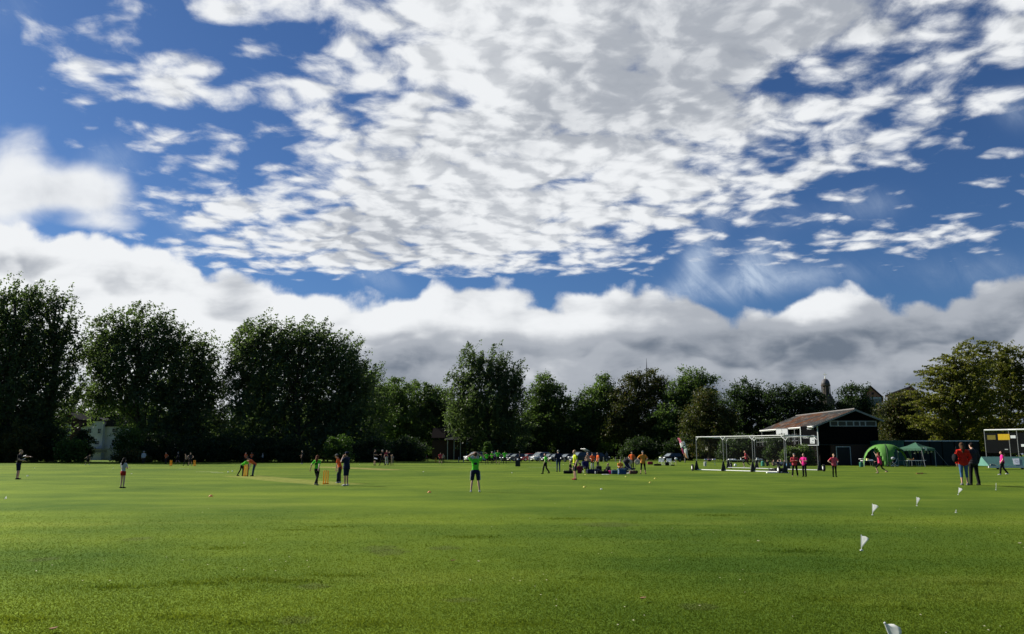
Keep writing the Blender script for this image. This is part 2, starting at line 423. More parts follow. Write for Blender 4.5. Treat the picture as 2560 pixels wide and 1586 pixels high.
t.links.new(mixc(1.0, base, (2.9, 2.8, 1.0), 'MULTIPLY').s, gl.inputs[0])
mx = t.nodes.new('ShaderNodeMixShader'); mx.inputs[0].default_value = 0.26
t.links.new(pr.outputs[0], mx.inputs[1]); t.links.new(gl.outputs[0], mx.inputs[2]); t.links.new(mx.outputs[0], t.nodes['Material Output'].inputs[0])
bp = t.nodes.new('ShaderNodeBump'); bp.inputs['Strength'].default_value = 0.9; bp.inputs['Distance'].default_value = 0.05
t.links.new((cN * 0.6 + fN * 0.5).s, bp.inputs['Height'])
for n_ in (pr, gl): t.links.new(bp.outputs[0], n_.inputs['Normal'])
tag(link('ground', me, gm, smooth=True), kind='structure')

# grass blades in the nearer part of the field, one object
def blades():
    n = 420000
    yv = 1.0 / (1 / 6.5 - rng.random(n) * (1 / 6.5 - 1 / 30.0))          # equal numbers per picture row
    yv = yv * (1 + 0.02 * rng.standard_normal(n))
    xv = (rng.random(n) * 2 - 1) * 0.68 * yv
    # thicker dark clumps here and there
    zc = HT(xv, yv)
    h = (0.005 + 0.009 * rng.random(n)) * ss(31, 18, yv)
    w = (0.003 + 0.003 * rng.random(n)) * (1 + 0.07 * yv)
    tx = np.array([ground(a, b_)[:2] for a, b_ in ((740, 1325), (830, 1318), (560, 1372), (620, 1450), (610, 1560), (460, 1545), (45, 1552), (720, 1455), (490, 1460), (1420, 1300), (1180, 1345), (2060, 1500), (2250, 1520), (2440, 1460), (1990, 1380), (2300, 1300), (1800, 1290), (850, 1440), (300, 1470), (1300, 1560), (1500, 1450), (930, 1560))])
    ti = rng.integers(0, len(tx), 9000); tg = tx[ti] + rng.standard_normal((9000, 2)) * np.array([0.30, 0.13]) * (tx[ti][:, 1:] / 14) ** 0.6
    xv[:9000] = tg[:, 0]; yv[:9000] = tg[:, 1]
    cl = (np.sin(xv * 1.9 + np.sin(yv * 0.9) * 2) * np.sin(yv * 1.3 + np.sin(xv * 1.1) * 2.2) + 0.35 * rng.standard_normal(n)) > 0.95
    h = np.where(cl, h * 1.5, h); h[:9000] = (0.010 + 0.022 * rng.random(9000) ** 2)
    az = rng.random(n) * 2 * np.pi; lean = 0.5 + 0.9 * rng.random(n); la = rng.random(n) * 2 * np.pi
    dx, dy = np.cos(az) * w, np.sin(az) * w
    V = np.empty((n, 3, 3), np.float32)
    V[:, 0] = np.stack([xv - dx, yv - dy, zc - 0.002], -1); V[:, 1] = np.stack([xv + dx, yv + dy, zc - 0.002], -1)
    V[:, 2] = np.stack([xv + np.cos(la) * h * lean * 0.6, yv + np.sin(la) * h * lean * 0.6, zc + h], -1)
    return V.reshape(-1, 3)
bmt = bpy.data.materials.new('grass_blade'); bmt.use_nodes = True; t = bmt.node_tree; E.tree = t
geo = t.nodes.new('ShaderNodeNewGeometry'); rnd = E(geo.outputs['Random Per Island'])
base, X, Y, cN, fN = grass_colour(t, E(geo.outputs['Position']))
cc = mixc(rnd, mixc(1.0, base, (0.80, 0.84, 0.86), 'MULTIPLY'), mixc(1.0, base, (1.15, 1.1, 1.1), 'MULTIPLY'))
df = t.nodes.new('ShaderNodeBsdfDiffuse'); tr = t.nodes.new('ShaderNodeBsdfTranslucent'); t.links.new(cc.s, df.inputs[0])
t.links.new(mixc(1.0, cc, (1.5, 1.35, 0.9), 'MULTIPLY').s, tr.inputs[0])
mx = t.nodes.new('ShaderNodeMixShader'); mx.inputs[0].default_value = 0.5; t.links.new(df.outputs[0], mx.inputs[1]); t.links.new(tr.outputs[0], mx.inputs[2])
t.links.new(mx.outputs[0], t.nodes['Material Output'].inputs[0])
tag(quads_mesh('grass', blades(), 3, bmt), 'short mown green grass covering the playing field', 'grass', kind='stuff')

# ------------------------------------------------------------------ foliage
def leaf_mat(name, dark, light, transl=0.5, yellow=None):
    m = bpy.data.materials.new(name); m.use_nodes = True; t = m.node_tree; E.tree = t
    g = t.nodes.new('ShaderNodeNewGeometry'); r = E(g.outputs['Random Per Island'])
    tcn = t.nodes.new('ShaderNodeTexCoord'); n = t.nodes.new('ShaderNodeTexNoise'); n.inputs['Scale'].default_value = 0.35; n.inputs['Detail'].default_value = 2
    t.links.new(tcn.outputs['Object'], n.inputs['Vector'])
    c = mixc(lin(0.0, 1.0, r * 0.75 + lin(0.35, 0.65, E(n.outputs[0])) * 0.35), dark, light)
    if yellow: c = mixc(sstep(0.86, 0.92, r), c, yellow)
    p = t.nodes['Principled BSDF']; p.inputs['Roughness'].default_value = 0.5; p.inputs['Specular IOR Level'].default_value = 0.18
    t.links.new(c.s, p.inputs['Base Color'])
    tr = t.nodes.new('ShaderNodeBsdfTranslucent'); t.links.new(mixc(1.0, c, (1.3, 1.5, 0.7), 'MULTIPLY').s, tr.inputs[0])
    mx = t.nodes.new('ShaderNodeMixShader'); mx.inputs[0].default_value = transl
    t.links.new(p.outputs[0], mx.inputs[1]); t.links.new(tr.outputs[0], mx.inputs[2]); t.links.new(mx.outputs[0], t.nodes['Material Output'].inputs[0])
    return m
LEAF = dict(
    poplar=leaf_mat('poplar_leaf', (0.034, 0.052, 0.024), (0.106, 0.138, 0.066)),
    maple=leaf_mat('maple_leaf', (0.034, 0.058, 0.020), (0.108, 0.150, 0.050)),
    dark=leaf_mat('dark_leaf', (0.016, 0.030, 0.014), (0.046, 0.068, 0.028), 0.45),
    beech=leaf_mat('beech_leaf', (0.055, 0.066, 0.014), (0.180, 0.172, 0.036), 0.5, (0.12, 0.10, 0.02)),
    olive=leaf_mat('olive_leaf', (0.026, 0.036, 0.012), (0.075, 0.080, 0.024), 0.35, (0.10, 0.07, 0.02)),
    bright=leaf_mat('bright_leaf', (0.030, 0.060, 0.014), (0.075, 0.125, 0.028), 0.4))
bark = mat('bark', (0.060, 0.048, 0.036), 0.9, var=0.35, scale=3.0, bump=0.5)

def leaf_quads(C, S, size, rs):
    """C centres (n,3), S scatter radii (n,3) already rotated positions; one folded leaf spray per centre"""
    n = len(C)
    nrm = rs.standard_normal((n, 3)); nrm[:, 2] += 0.4; nrm /= np.linalg.norm(nrm, axis=1)[:, None]
    a = np.cross(nrm, rs.standard_normal((n, 3))); a /= np.linalg.norm(a, axis=1)[:, None] + 1e-9
    b = np.cross(nrm, a)
    sz = size * (0.55 + 0.9 * rs.random(n))[:, None]
    V = np.empty((n, 4, 3)); V[:, 0] = C - a * sz * 0.62; V[:, 1] = C - b * sz * 0.34; V[:, 2] = C + a * sz * 0.62; V[:, 3] = C + b * sz * 0.34
    return V.reshape(-1, 3)

def make_clumps(lobes, dens, rc, form, rs):
    """puffs of leaves spread through the outer part of each lobe; returns centres, axes, radii"""
    cs = []
    for (c, r) in lobes:
        area = (r[0] * r[1] + r[1] * r[2] + r[0] * r[2]) / 3 * 4 * math.pi
        n = max(6, int(area * dens * 2.3 / (rc * rc)))
        d = rs.standard_normal((n, 3)); d /= np.linalg.norm(d, axis=1)[:, None]
        rad = 0.35 + 0.65 * rs.random(n) ** 0.45
        wobble = 1 + 0.16 * np.sin(d[:, 0] * 5 + c[0]) * np.cos(d[:, 2] * 6 + c[2])
        cs.append(np.array(c) + d * np.array(r) * (rad * wobble)[:, None])
    return np.concatenate(cs)

def crown(name, lobes, kind, form='round', dens=0.20, rc=1.1, per=34, leaf=0.42, seed=1, parent=None, floor=0.2, lean=(0.25, 0, 1)):
    rs = np.random.default_rng(seed)
    C = make_clumps(lobes, dens, rc, form, rs); n = len(C)
    C = C[C[:, 2] > floor]; n = len(C)
    R = rc * (0.6 + 0.8 * rs.random(n))
    per = int(per * 1.9); leaf = leaf * 0.74
    L = rs.standard_normal((n, per, 3)) * 0.5
    if form == 'plume':           # upswept sprays, bent down-wind
        ax = np.array(lean) + 0.22 * rs.standard_normal((n, 3)); ax /= np.linalg.norm(ax, axis=1)[:, None]
        s = rs.random((n, per)) * 2.6 - 1.0
        w = np.clip(1.0 - np.abs(s - 0.1) * 0.45, 0.12, 1)
        P = C[:, None] + ax[:, None] * (s * R[:, None])[..., None] + L * (0.75 * w * R[:, None])[..., None]
        P[..., 0] += 0.16 * np.clip(s, 0, 3) ** 2 * R[:, None]; P[..., 2] -= 0.75 * R[:, None]
    elif form == 'spray':         # long flat boughs reaching outwards
        cen = np.mean([l[0] for l in lobes], axis=0)
        o = C - cen; o[:, 2] = 0; o /= np.linalg.norm(o, axis=1)[:, None] + 1e-6
        ax = o + np.array([-0.35, -0.1, 0.30]) + 0.2 * rs.standard_normal((n, 3)); ax /= np.linalg.norm(ax, axis=1)[:, None]
        s = rs.random((n, per)) * 3.0 - 1.2
        w = np.clip(1.0 - np.abs(s) * 0.45, 0.1, 1)
        P = C[:, None] + ax[:, None] * (s * R[:, None])[..., None] + L * (np.stack([w * 0.6, w * 0.6, w * 0.28], -1) * R[:, None, None])
        P[..., 2] -= 0.06 * s ** 2 * R[:, None]
    else:
        P = C[:, None] + L * np.array([1.0, 1.0, 0.72]) * R[:, None, None]
    P = P.reshape(-1, 3); P = P[P[:, 2] > floor - 0.1]
    Q = [leaf_quads(P, None, leaf, rs)]
    for (c, r) in lobes:      # larger leaf masses deep inside
        ni = max(20, int(r[0] * r[1] * r[2] * 2.2)); d = rs.standard_normal((ni, 3)); d /= np.linalg.norm(d, axis=1)[:, None]
        I = np.array(c) + d * np.array(r) * (0.72 * rs.random(ni) ** 0.4)[:, None]; Q.append(leaf_quads(I[I[:, 2] > floor], None, leaf * 2.3, rs))
    return quads_mesh(name, np.concatenate(Q), 4, LEAF[kind], parent), C

def tree(label, Y, px_lobes, kind, form='round', trunk=None, name='tree', group='trees round the playing field', depth=1.0, seed=None, twigs=26, **kw):
    """px_lobes: (px, py, rx, ry) crown masses as seen; each gets its own depth and thickness"""
    seed = seed or (int(px_lobes[0][0]) * 7 + int(px_lobes[0][1]))
    rs = np.random.default_rng(seed); m = mpp(Y); lobes = []
    x0 = np.mean([l[0] for l in px_lobes]) if trunk is None else trunk
    base = gpt(x0, Y)
    for (px, py, rx, ry) in px_lobes:
        dy = (rs.random() - 0.5) * 0.5 * rx * m * depth
        p = at(px, py, Y + dy)
        lobes.append(((p.x, p.y, p.z), (rx * m * 1.06, min(rx, ry * 1.3) * m * 0.85 * depth, ry * m * 1.05)))
    root = empty(name, base, 0, label, 'tree', group)
    l2 = [((c[0] - base.x, c[1] - base.y, c[2] - base.z), r) for c, r in lobes]
    cr, C = crown('crown', l2, kind, form, seed=seed, parent=root, **kw)
    H = max(c[2] + r[2] for c, r in l2)
    b = MB(); tr = max(0.18, H * 0.018)
    mid = [sum(c[0] for c, _ in l2) / len(l2), sum(c[1] for c, _ in l2) / len(l2)]
    def axis(z): k = min(1, max(0, z / H)); return Vector((mid[0] * k * 0.9 + 0.4 * math.sin(z * 0.35 + seed), mid[1] * k * 0.9, z))
    b.tube([axis(H * k / 8) + Vector((0, 0, -0.3 if k == 0 else 0)) for k in range(8)], [tr * (1.5 if k == 0 else 1.15 - k * 0.13) for k in range(8)], 9)
    for c, r in l2:
        z0 = max(H * 0.12, c[2] - r[2] * 0.8 - 1.0); s = axis(min(z0, H * 0.7)); e = Vector(c) + Vector((0, 0, r[2] * 0.4))
        q = s.lerp(e, 0.5) + Vector((0, 0, 0.12 * (e - s).length))
        b.tube([s, s.lerp(q, 0.6), q, e], [tr * 0.5, tr * 0.4, tr * 0.28, tr * 0.08], 6)
    for i in rs.choice(len(C), min(twigs, len(C)), replace=False):
        e = Vector(C[i]); s = axis(min(H * 0.75, max(H * 0.1, e.z * 0.62))); q = s.lerp(e, 0.55) + Vector((0, 0, 0.08 * (e - s).length))
        b.tube([s, q, e], [tr * 0.22, tr * 0.14, 0.03], 5)
    b.build('trunk', bark, root, smooth=True)
    return root

# ------------------------------------------------------------------ the trees, left to right (all positions read off the photograph at their own depth)
PL = dict(kind='poplar', form='plume', rc=1.25, per=34, leaf=0.46, dens=0.21)
tree('tall poplar at the left edge of the photo with twin ragged tops', 142,
     [(30, 770, 62, 75), (-20, 860, 80, 120), (40, 900, 75, 110), (20, 1010, 90, 100), (-60, 1000, 90, 120), (75, 1075, 60, 60)], trunk=15, lean=(0.2, 0, 1), **PL)
tree('tall airy poplar beside the left edge poplar with sky showing through its right side', 146,
     [(95, 770, 45, 70), (150, 790, 42, 68), (165, 860, 45, 60), (110, 870, 50, 70), (100, 950, 60, 80), (165, 950, 48, 60), (110, 1040, 65, 70)], trunk=120, lean=(0.3, 0, 1),
     kind='poplar', form='plume', rc=1.15, per=30, leaf=0.44, dens=0.17)
tree('broad poplar leaning right above the white house', 150,
     [(265, 835, 52, 62), (330, 820, 52, 66), (392, 838, 50, 70), (300, 910, 75, 70), (400, 920, 80, 80), (250, 900, 45, 50), (225, 985, 48, 40), (290, 985, 50, 45), (380, 1010, 85, 80), (400, 1090, 80, 55)], trunk=350, lean=(0.35, 0, 1), **PL)
tree('darker poplar with a rounded top between the two broadest poplars', 153,
     [(455, 875, 42, 60), (512, 885, 36, 56), (480, 960, 65, 70), (530, 970, 40, 60), (490, 1050, 80, 75), (500, 1110, 80, 35)], trunk=490, lean=(0.2, 0, 1), **PL)
tree('very broad wind swept poplar group left of the bowler', 150,
     [(615, 860, 50, 62), (665, 845, 60, 58), (740, 850, 58, 56), (800, 860, 55, 60), (850, 895, 55, 60), (890, 940, 45, 55), (600, 930, 42, 60), (690, 930, 90, 75), (800, 960, 95, 80),
      (880, 1010, 70, 75), (640, 1020, 80, 75), (750, 1060, 100, 80), (860, 1085, 85, 55), (640, 1105, 90, 40)], trunk=740, lean=(0.45, 0, 1), **PL)
tree('paler poplar behind the right flank of the broad wind swept group', 168,
     [(920, 960, 38, 50), (945, 1010, 45, 60), (930, 1080, 50, 55)], lean=(0.3, 0, 1), kind='maple', form='plume', rc=1.1, per=30, leaf=0.42, dens=0.2)
MP = dict(kind='maple', form='round', rc=1.15, per=38, leaf=0.46, dens=0.22)
tree('rounded green tree in the far gap left of the lone poplar', 190, [(985, 990, 45, 42), (960, 1040, 50, 60), (1010, 1060, 55, 60), (1000, 1110, 60, 35)], **MP)
tree('flat topped green tree in the far gap touching the lone poplar', 196, [(1050, 1000, 50, 46), (1095, 1010, 40, 44), (1070, 1070, 60, 60), (1130, 1060, 50, 70)], **MP)
tree('lone tall poplar with a domed top behind the boy with raised arms', 174,
     [(1180, 915, 34, 48), (1228, 915, 44, 46), (1275, 935, 32, 44), (1150, 965, 36, 46), (1215, 985, 75, 60), (1275, 995, 42, 50), (1150, 1035, 45, 50), (1215, 1060, 80, 60), (1280, 1080, 50, 50), (1210, 1115, 70, 28)], trunk=1225, lean=(0.15, 0, 1), **PL)
tree('pointed dark tree right of the lone poplar', 188, [(1362, 968, 26, 34), (1345, 1005, 34, 44), (1395, 1005, 36, 42), (1370, 1050, 62, 55), (1330, 1085, 45, 45), (1400, 1095, 50, 40)], **MP)
tree('dark conical broadleaf tree behind the seated group', 184, [(1500, 968, 28, 30), (1478, 1005, 36, 36), (1525, 1000, 34, 40), (1470, 1048, 50, 36), (1450, 1075, 42, 34), (1505, 1085, 60, 45)], **MP)
tree('wide russet topped tree under the thin metal spire', 180, [(1575, 965, 26, 30), (1620, 960, 40, 34), (1650, 985, 28, 40), (1560, 1015, 45, 46), (1620, 1030, 55, 56), (1545, 1068, 40, 36), (1610, 1095, 60, 36)], kind='olive', form='round', rc=1.1, per=38, leaf=0.44, dens=0.22)
tree('tall dark tree left of the feather flag', 176, [(1728, 955, 36, 36), (1765, 975, 30, 38), (1705, 990, 40, 44), (1745, 1020, 55, 55), (1680, 1050, 50, 40), (1665, 1090, 40, 30), (1730, 1090, 70, 40)], **MP)
DK = dict(kind='dark', form='round', rc=1.0, per=36, leaf=0.40, dens=0.24)
tree('low rounded tree behind the feather flag and the net cage', 150, [(1765, 1010, 36, 36), (1745, 1055, 42, 42), (1795, 1060, 42, 40), (1770, 1100, 66, 36)], kind='olive', form='round', rc=0.95, per=36, leaf=0.40, dens=0.24)
tree('dark round topped tree above the middle of the net cage', 155, [(1860, 990, 38, 36), (1890, 1000, 30, 40), (1835, 1030, 42, 50), (1880, 1060, 50, 50), (1850, 1100, 66, 36)], **DK)
tree('dark ragged tree above the pavilion roof', 152, [(1935, 998, 32, 32), (1985, 992, 38, 32), (2030, 1000, 30, 34), (1955, 1045, 60, 45), (2030, 1045, 50, 40), (1990, 1095, 80, 40)], **DK)
tree('small round tree between the church tower and the brick gable', 150, [(2140, 1000, 36, 36), (2125, 1035, 36, 40), (2165, 1035, 36, 40), (2145, 1080, 50, 45)], kind='dark', form='round', rc=0.9, per=34, leaf=0.38, dens=0.25)
tree('yellowing tree immediately right of the pavilion', 126, [(2255, 1010, 42, 36), (2225, 1050, 36, 44), (2270, 1060, 44, 50), (2240, 1105, 46, 36), (2295, 1110, 40, 34)], kind='olive', form='round', rc=0.85, per=36, leaf=0.34, dens=0.25)
BE = dict(kind='beech', form='spray', rc=0.95, per=38, leaf=0.32, dens=0.27)
tree('broad golden green tree with feathery boughs behind the gazebo', 112,
     [(2400, 895, 34, 34), (2375, 935, 50, 40), (2425, 950, 50, 50), (2340, 985, 52, 36), (2400, 1010, 70, 50), (2330, 1040, 55, 40), (2400, 1075, 70, 42), (2440, 1010, 50, 60)], trunk=2405, **BE)
tree('golden green tree with feathery boughs filling the right edge', 116,
     [(2490, 890, 40, 36), (2530, 915, 42, 48), (2480, 950, 52, 50), (2560, 960, 50, 60), (2500, 1020, 70, 50), (2590, 1030, 60, 60), (2510, 1085, 80, 40), (2460, 1090, 60, 36)], trunk=2520, **BE)
# shrubs at the feet of the trees
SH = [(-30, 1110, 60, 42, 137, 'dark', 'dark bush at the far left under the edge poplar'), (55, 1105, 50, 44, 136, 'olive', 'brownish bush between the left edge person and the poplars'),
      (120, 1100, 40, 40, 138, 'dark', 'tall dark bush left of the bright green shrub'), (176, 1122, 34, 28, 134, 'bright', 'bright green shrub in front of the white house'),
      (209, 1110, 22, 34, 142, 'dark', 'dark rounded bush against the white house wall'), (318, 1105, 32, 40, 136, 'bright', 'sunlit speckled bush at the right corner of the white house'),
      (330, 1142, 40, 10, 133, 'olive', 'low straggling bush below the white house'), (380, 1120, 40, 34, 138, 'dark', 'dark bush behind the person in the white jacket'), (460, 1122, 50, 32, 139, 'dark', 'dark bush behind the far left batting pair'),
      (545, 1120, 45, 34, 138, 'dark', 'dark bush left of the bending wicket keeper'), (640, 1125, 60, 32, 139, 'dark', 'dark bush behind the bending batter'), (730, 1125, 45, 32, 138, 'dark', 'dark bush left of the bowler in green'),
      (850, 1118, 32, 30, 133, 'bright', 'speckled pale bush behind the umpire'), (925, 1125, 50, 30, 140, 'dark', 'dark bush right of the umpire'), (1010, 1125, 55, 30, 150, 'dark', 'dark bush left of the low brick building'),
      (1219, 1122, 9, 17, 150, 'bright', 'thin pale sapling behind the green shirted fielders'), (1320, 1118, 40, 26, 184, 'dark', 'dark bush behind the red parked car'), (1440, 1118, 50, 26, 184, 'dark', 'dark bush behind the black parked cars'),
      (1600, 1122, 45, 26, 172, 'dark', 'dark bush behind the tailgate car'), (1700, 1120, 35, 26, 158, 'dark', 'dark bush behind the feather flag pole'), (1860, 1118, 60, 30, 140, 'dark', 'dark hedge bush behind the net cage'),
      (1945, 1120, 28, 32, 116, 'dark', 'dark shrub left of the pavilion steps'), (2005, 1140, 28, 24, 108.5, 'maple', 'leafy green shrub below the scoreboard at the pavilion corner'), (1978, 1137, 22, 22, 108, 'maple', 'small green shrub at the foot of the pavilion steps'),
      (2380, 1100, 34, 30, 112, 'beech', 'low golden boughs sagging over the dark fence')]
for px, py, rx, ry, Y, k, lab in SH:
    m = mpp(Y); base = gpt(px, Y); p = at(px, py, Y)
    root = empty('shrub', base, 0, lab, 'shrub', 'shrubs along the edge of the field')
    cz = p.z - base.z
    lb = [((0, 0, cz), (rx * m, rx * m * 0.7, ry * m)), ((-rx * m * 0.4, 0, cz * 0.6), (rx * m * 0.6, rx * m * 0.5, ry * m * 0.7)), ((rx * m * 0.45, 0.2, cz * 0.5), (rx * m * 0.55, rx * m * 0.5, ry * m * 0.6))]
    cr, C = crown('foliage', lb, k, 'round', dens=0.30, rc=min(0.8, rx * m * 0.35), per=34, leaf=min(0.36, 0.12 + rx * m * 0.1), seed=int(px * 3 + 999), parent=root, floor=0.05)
    b = MB()
    for i in range(6):
        e = Vector(C[i % len(C)]); b.tube([(0.1 * math.sin(i * 2), 0.1 * math.cos(i * 2), -0.1), e * 0.5 + Vector((0, 0, 0.1)), e], [0.07, 0.045, 0.015], 5)
    b.build('stem', bark, root)
# far wood that closes the view between the trunks
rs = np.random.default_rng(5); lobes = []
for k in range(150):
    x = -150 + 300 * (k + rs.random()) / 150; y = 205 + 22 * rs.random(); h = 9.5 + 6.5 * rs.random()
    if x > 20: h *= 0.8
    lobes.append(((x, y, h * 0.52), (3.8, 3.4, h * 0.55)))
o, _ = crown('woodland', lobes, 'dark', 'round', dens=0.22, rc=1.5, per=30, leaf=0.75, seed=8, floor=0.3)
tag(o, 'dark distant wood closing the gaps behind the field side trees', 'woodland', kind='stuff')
def sepz(P, k=2):
    s = E.tree.nodes.new('ShaderNodeSeparateXYZ'); E.tree.links.new(P.s, s.inputs[0]); return E(s.outputs[k])

# ------------------------------------------------------------------ materials for built things
white = mat('white_paint', (0.72, 0.72, 0.70), 0.5, var=0.08)
offwhite = mat('dull_white_paint', (0.45, 0.46, 0.45), 0.6, var=0.15)
steel = mat('galvanised_steel', (0.42, 0.43, 0.43), 0.35, 0.6, var=0.1)
black = mat('black_plastic', (0.012, 0.012, 0.014), 0.5, var=0.3)
rubber = mat('rubber', (0.015, 0.015, 0.015), 0.8, var=0.2)
darkglass = mat('dark_glass', (0.03, 0.035, 0.04), 0.08, spec=0.5, var=0.1)
paper = mat('white_paper', (0.80, 0.80, 0.78), 0.6, var=0.03)
timber_black = mat('black_boarding', (0.0055, 0.005, 0.0045), 1.0, spec=0.02, var=0.35, scale=3,
                   extra=lambda c, P: mixc(sstep(0.86, 0.93, E.m('FRACT', sepz(P) * 5.5)), c, (0.003, 0.003, 0.003)))
def bricks(rgb, mortar=(0.25, 0.22, 0.19)):
    def f(c, P):
        n = E.tree.nodes.new('ShaderNodeTexBrick'); mp = E.tree.nodes.new('ShaderNodeMapping'); mp.inputs['Rotation'].default_value = (math.pi / 2, 0, 0)
        E.tree.links.new(P.s, mp.inputs[0]); E.tree.links.new(mp.outputs[0], n.inputs[0]); n.inputs['Scale'].default_value = 1.0
        n.inputs['Brick Width'].default_value = 0.22; n.inputs['Row Height'].default_value = 0.075; n.inputs['Mortar Size'].default_value = 0.01
        n.inputs['Color1'].default_value = (*rgb, 1); n.inputs['Color2'].default_value = (rgb[0] * .7, rgb[1] * .65, rgb[2] * .6, 1); n.inputs['Mortar'].default_value = (*mortar, 1)
        return mixc(0.75, c, E(n.outputs[0]))
    return f
brick_dark = mat('dark_brick', (0.050, 0.024, 0.017), 0.9, var=0.3, extra=bricks((0.055, 0.026, 0.017), (0.04, 0.034, 0.03)))
brick_red = mat('red_brick', (0.30, 0.12, 0.07), 0.9, var=0.25, extra=bricks((0.48, 0.18, 0.10)))
render_white = mat('white_render', (0.62, 0.62, 0.62), 0.9, var=0.12, scale=0.8)
slate = mat('slate_roof', (0.030, 0.028, 0.034), 0.9, spec=0.1, var=0.3, scale=2.0)
stone = mat('weathered_stone', (0.075, 0.060, 0.052), 0.9, var=0.35, scale=0.7)
lead = mat('lead_dome', (0.075, 0.068, 0.072), 0.6, 0.0, var=0.2)
gilt = mat('gilt_metal', (0.75, 0.70, 0.50), 0.3, 0.5, var=0.1)
def mottle(c, P):
    n = noise3(P, 0.30, 5, 0.65); k = noise3(P, 1.3, 5, 0.7); l = noise3(P, 7.0, 3, 0.6)
    c = mixc(sstep(0.46, 0.54, n), c, (0.085, 0.038, 0.020)); c = mixc(sstep(0.54, 0.62, k) * 0.8, c, (0.14, 0.135, 0.12)); c = mixc(sstep(0.58, 0.68, l) * 0.8, c, (0.012, 0.010, 0.009))
    return mixc(sstep(0.88, 0.95, E.m('FRACT', sepz(P) * 8.5)) * 0.6, c, (0.02, 0.018, 0.016))
def noise3(P, sc, de, ro):
    n = E.tree.nodes.new('ShaderNodeTexNoise'); E.tree.links.new(P.s, n.inputs['Vector']); n.inputs['Scale'].default_value = sc
    n.inputs['Detail'].default_value = de; n.inputs['Roughness'].default_value = ro; return E(n.outputs[0])
roof_mossy = mat('mossy_tile_roof', (0.036, 0.038, 0.038), 1.0, spec=0.02, var=0.25, extra=mottle)

def text_mesh(name, body, size, m, parent, loc, rot, ext=0.01, align='CENTER'):
    cu = bpy.data.curves.new(name, 'FONT'); cu.body = body; cu.size = size; cu.extrude = ext; cu.align_x = align; cu.align_y = 'CENTER'
    tmp = bpy.data.objects.new('tmp', cu); me = bpy.data.meshes.new_from_object(tmp); bpy.data.objects.remove(tmp)
    o = link(name, me, m, parent); o.location = loc; o.rotation_euler = rot; return o

def window(parent, x, z, w, h, y, fm=offwhite, bars=1, mid=True):
    """framed window on a wall facing -Y: recessed pane, proud frame, glazing bar and sill"""
    b = MB(); t = 0.09
    for s in (-1, 1): b.box((x + s * (w / 2), y - 0.03, z), (t, 0.10, h + t))
    for s in (-1, 1): b.box((x, y - 0.031, z + s * (h / 2)), (w - t, 0.10, t))
    for k in range(bars): b.box((x - w / 2 + w * (k + 1) / (bars + 1), y - 0.025, z), (0.05, 0.06, h - t))
    if mid: b.box((x, y - 0.022, z), (w - t, 0.06, 0.06))
    f = b.build('window', fm, parent)
    MB().box((x, y - 0.008, z), (w - t * 0.9, 0.02, h - t * 0.9)).build('pane', mat('dull_pane', (0.008, 0.009, 0.01), 0.5, spec=0.1), f)
    MB().box((x, y - 0.07, z - h / 2 - 0.09), (w + 0.25, 0.18, 0.07)).build('sill', fm, f)
    return f

# ------------------------------------------------------------------ pavilion
PY = 110.0
pc = gpt(2050, PY); pz = pc.z
pav = empty('pavilion', (pc.x, PY, pz), math.radians(3.0), 'black boarded two storey cricket pavilion with mossy tiled roof and steps', 'pavilion')
def PZ(py): return CAM_Z + (1137 - py) / FPX * PY - pz        # height above the pavilion base of a line seen on its front
W = (2201 - 2050) / FPX * PY; AX = (2142 - 2050) / FPX * PY; LEN = 19.0
zf, zle, zap, zre = PZ(1113), PZ(1062) , PZ(1026), PZ(1053)
b = MB(); b.prism([(0, zf), (W, zf), (W, zre - 0.15), (AX, zap - 0.16), (0, zle - 0.05)], 'y', 0, LEN); b.build('upper_wall', timber_black, pav)
MB().prism([(1.6, -0.3), (W - 0.05, -0.3), (W - 0.05, zf), (1.6, zf)], 'y', 0.06, LEN - 0.1).build('lower_wall', brick_dark, pav)
MB().box((0.9, LEN / 2, zf / 2 - 0.1), (1.35, LEN - 1.0, zf + 0.15)).build('undercroft_wall', timber_black, pav)
EX = -0.85; exr = W + 0.55
def roofz(x): return zap + 0.05 - (AX - x) * 0.385 if x < AX else zap + 0.05 - (x - AX) * 0.395
b = MB(); b.prism([(EX, roofz(EX)), (AX, zap + 0.05), (exr, roofz(exr)), (exr, roofz(exr) - 0.14), (AX, zap - 0.10), (EX, roofz(EX) - 0.14)], 'y', -0.55, LEN + 0.6)
roof = b.build('roof', roof_mossy, pav)
b = MB()
b.prism([(EX - 0.02, roofz(EX) - 0.02), (AX, zap + 0.03), (exr + 0.02, roofz(exr) - 0.02), (exr + 0.02, roofz(exr) - 0.26), (AX, zap - 0.22), (EX - 0.02, roofz(EX) - 0.26)], 'y', -0.62, -0.553)
b.build('bargeboard', mat('grey_fascia', (0.19, 0.19, 0.185), 0.6), roof)
MB().box((EX - 0.05, LEN / 2, roofz(EX) - 0.13), (0.06, LEN + 1.1, 0.22)).build('fascia', white, roof)
MB().tube([(EX - 0.14, -0.5, roofz(EX) - 0.10), (EX - 0.14, LEN + 0.5, roofz(EX) - 0.10)], 0.07, 8).build('gutter', white, roof)
MB().tube([(AX, -0.4, zap + 0.08), (AX, LEN + 0.5, zap + 0.08)], 0.09, 8).build('ridge_tile', mat('ridge_tile', (0.16, 0.15, 0.14)), roof)
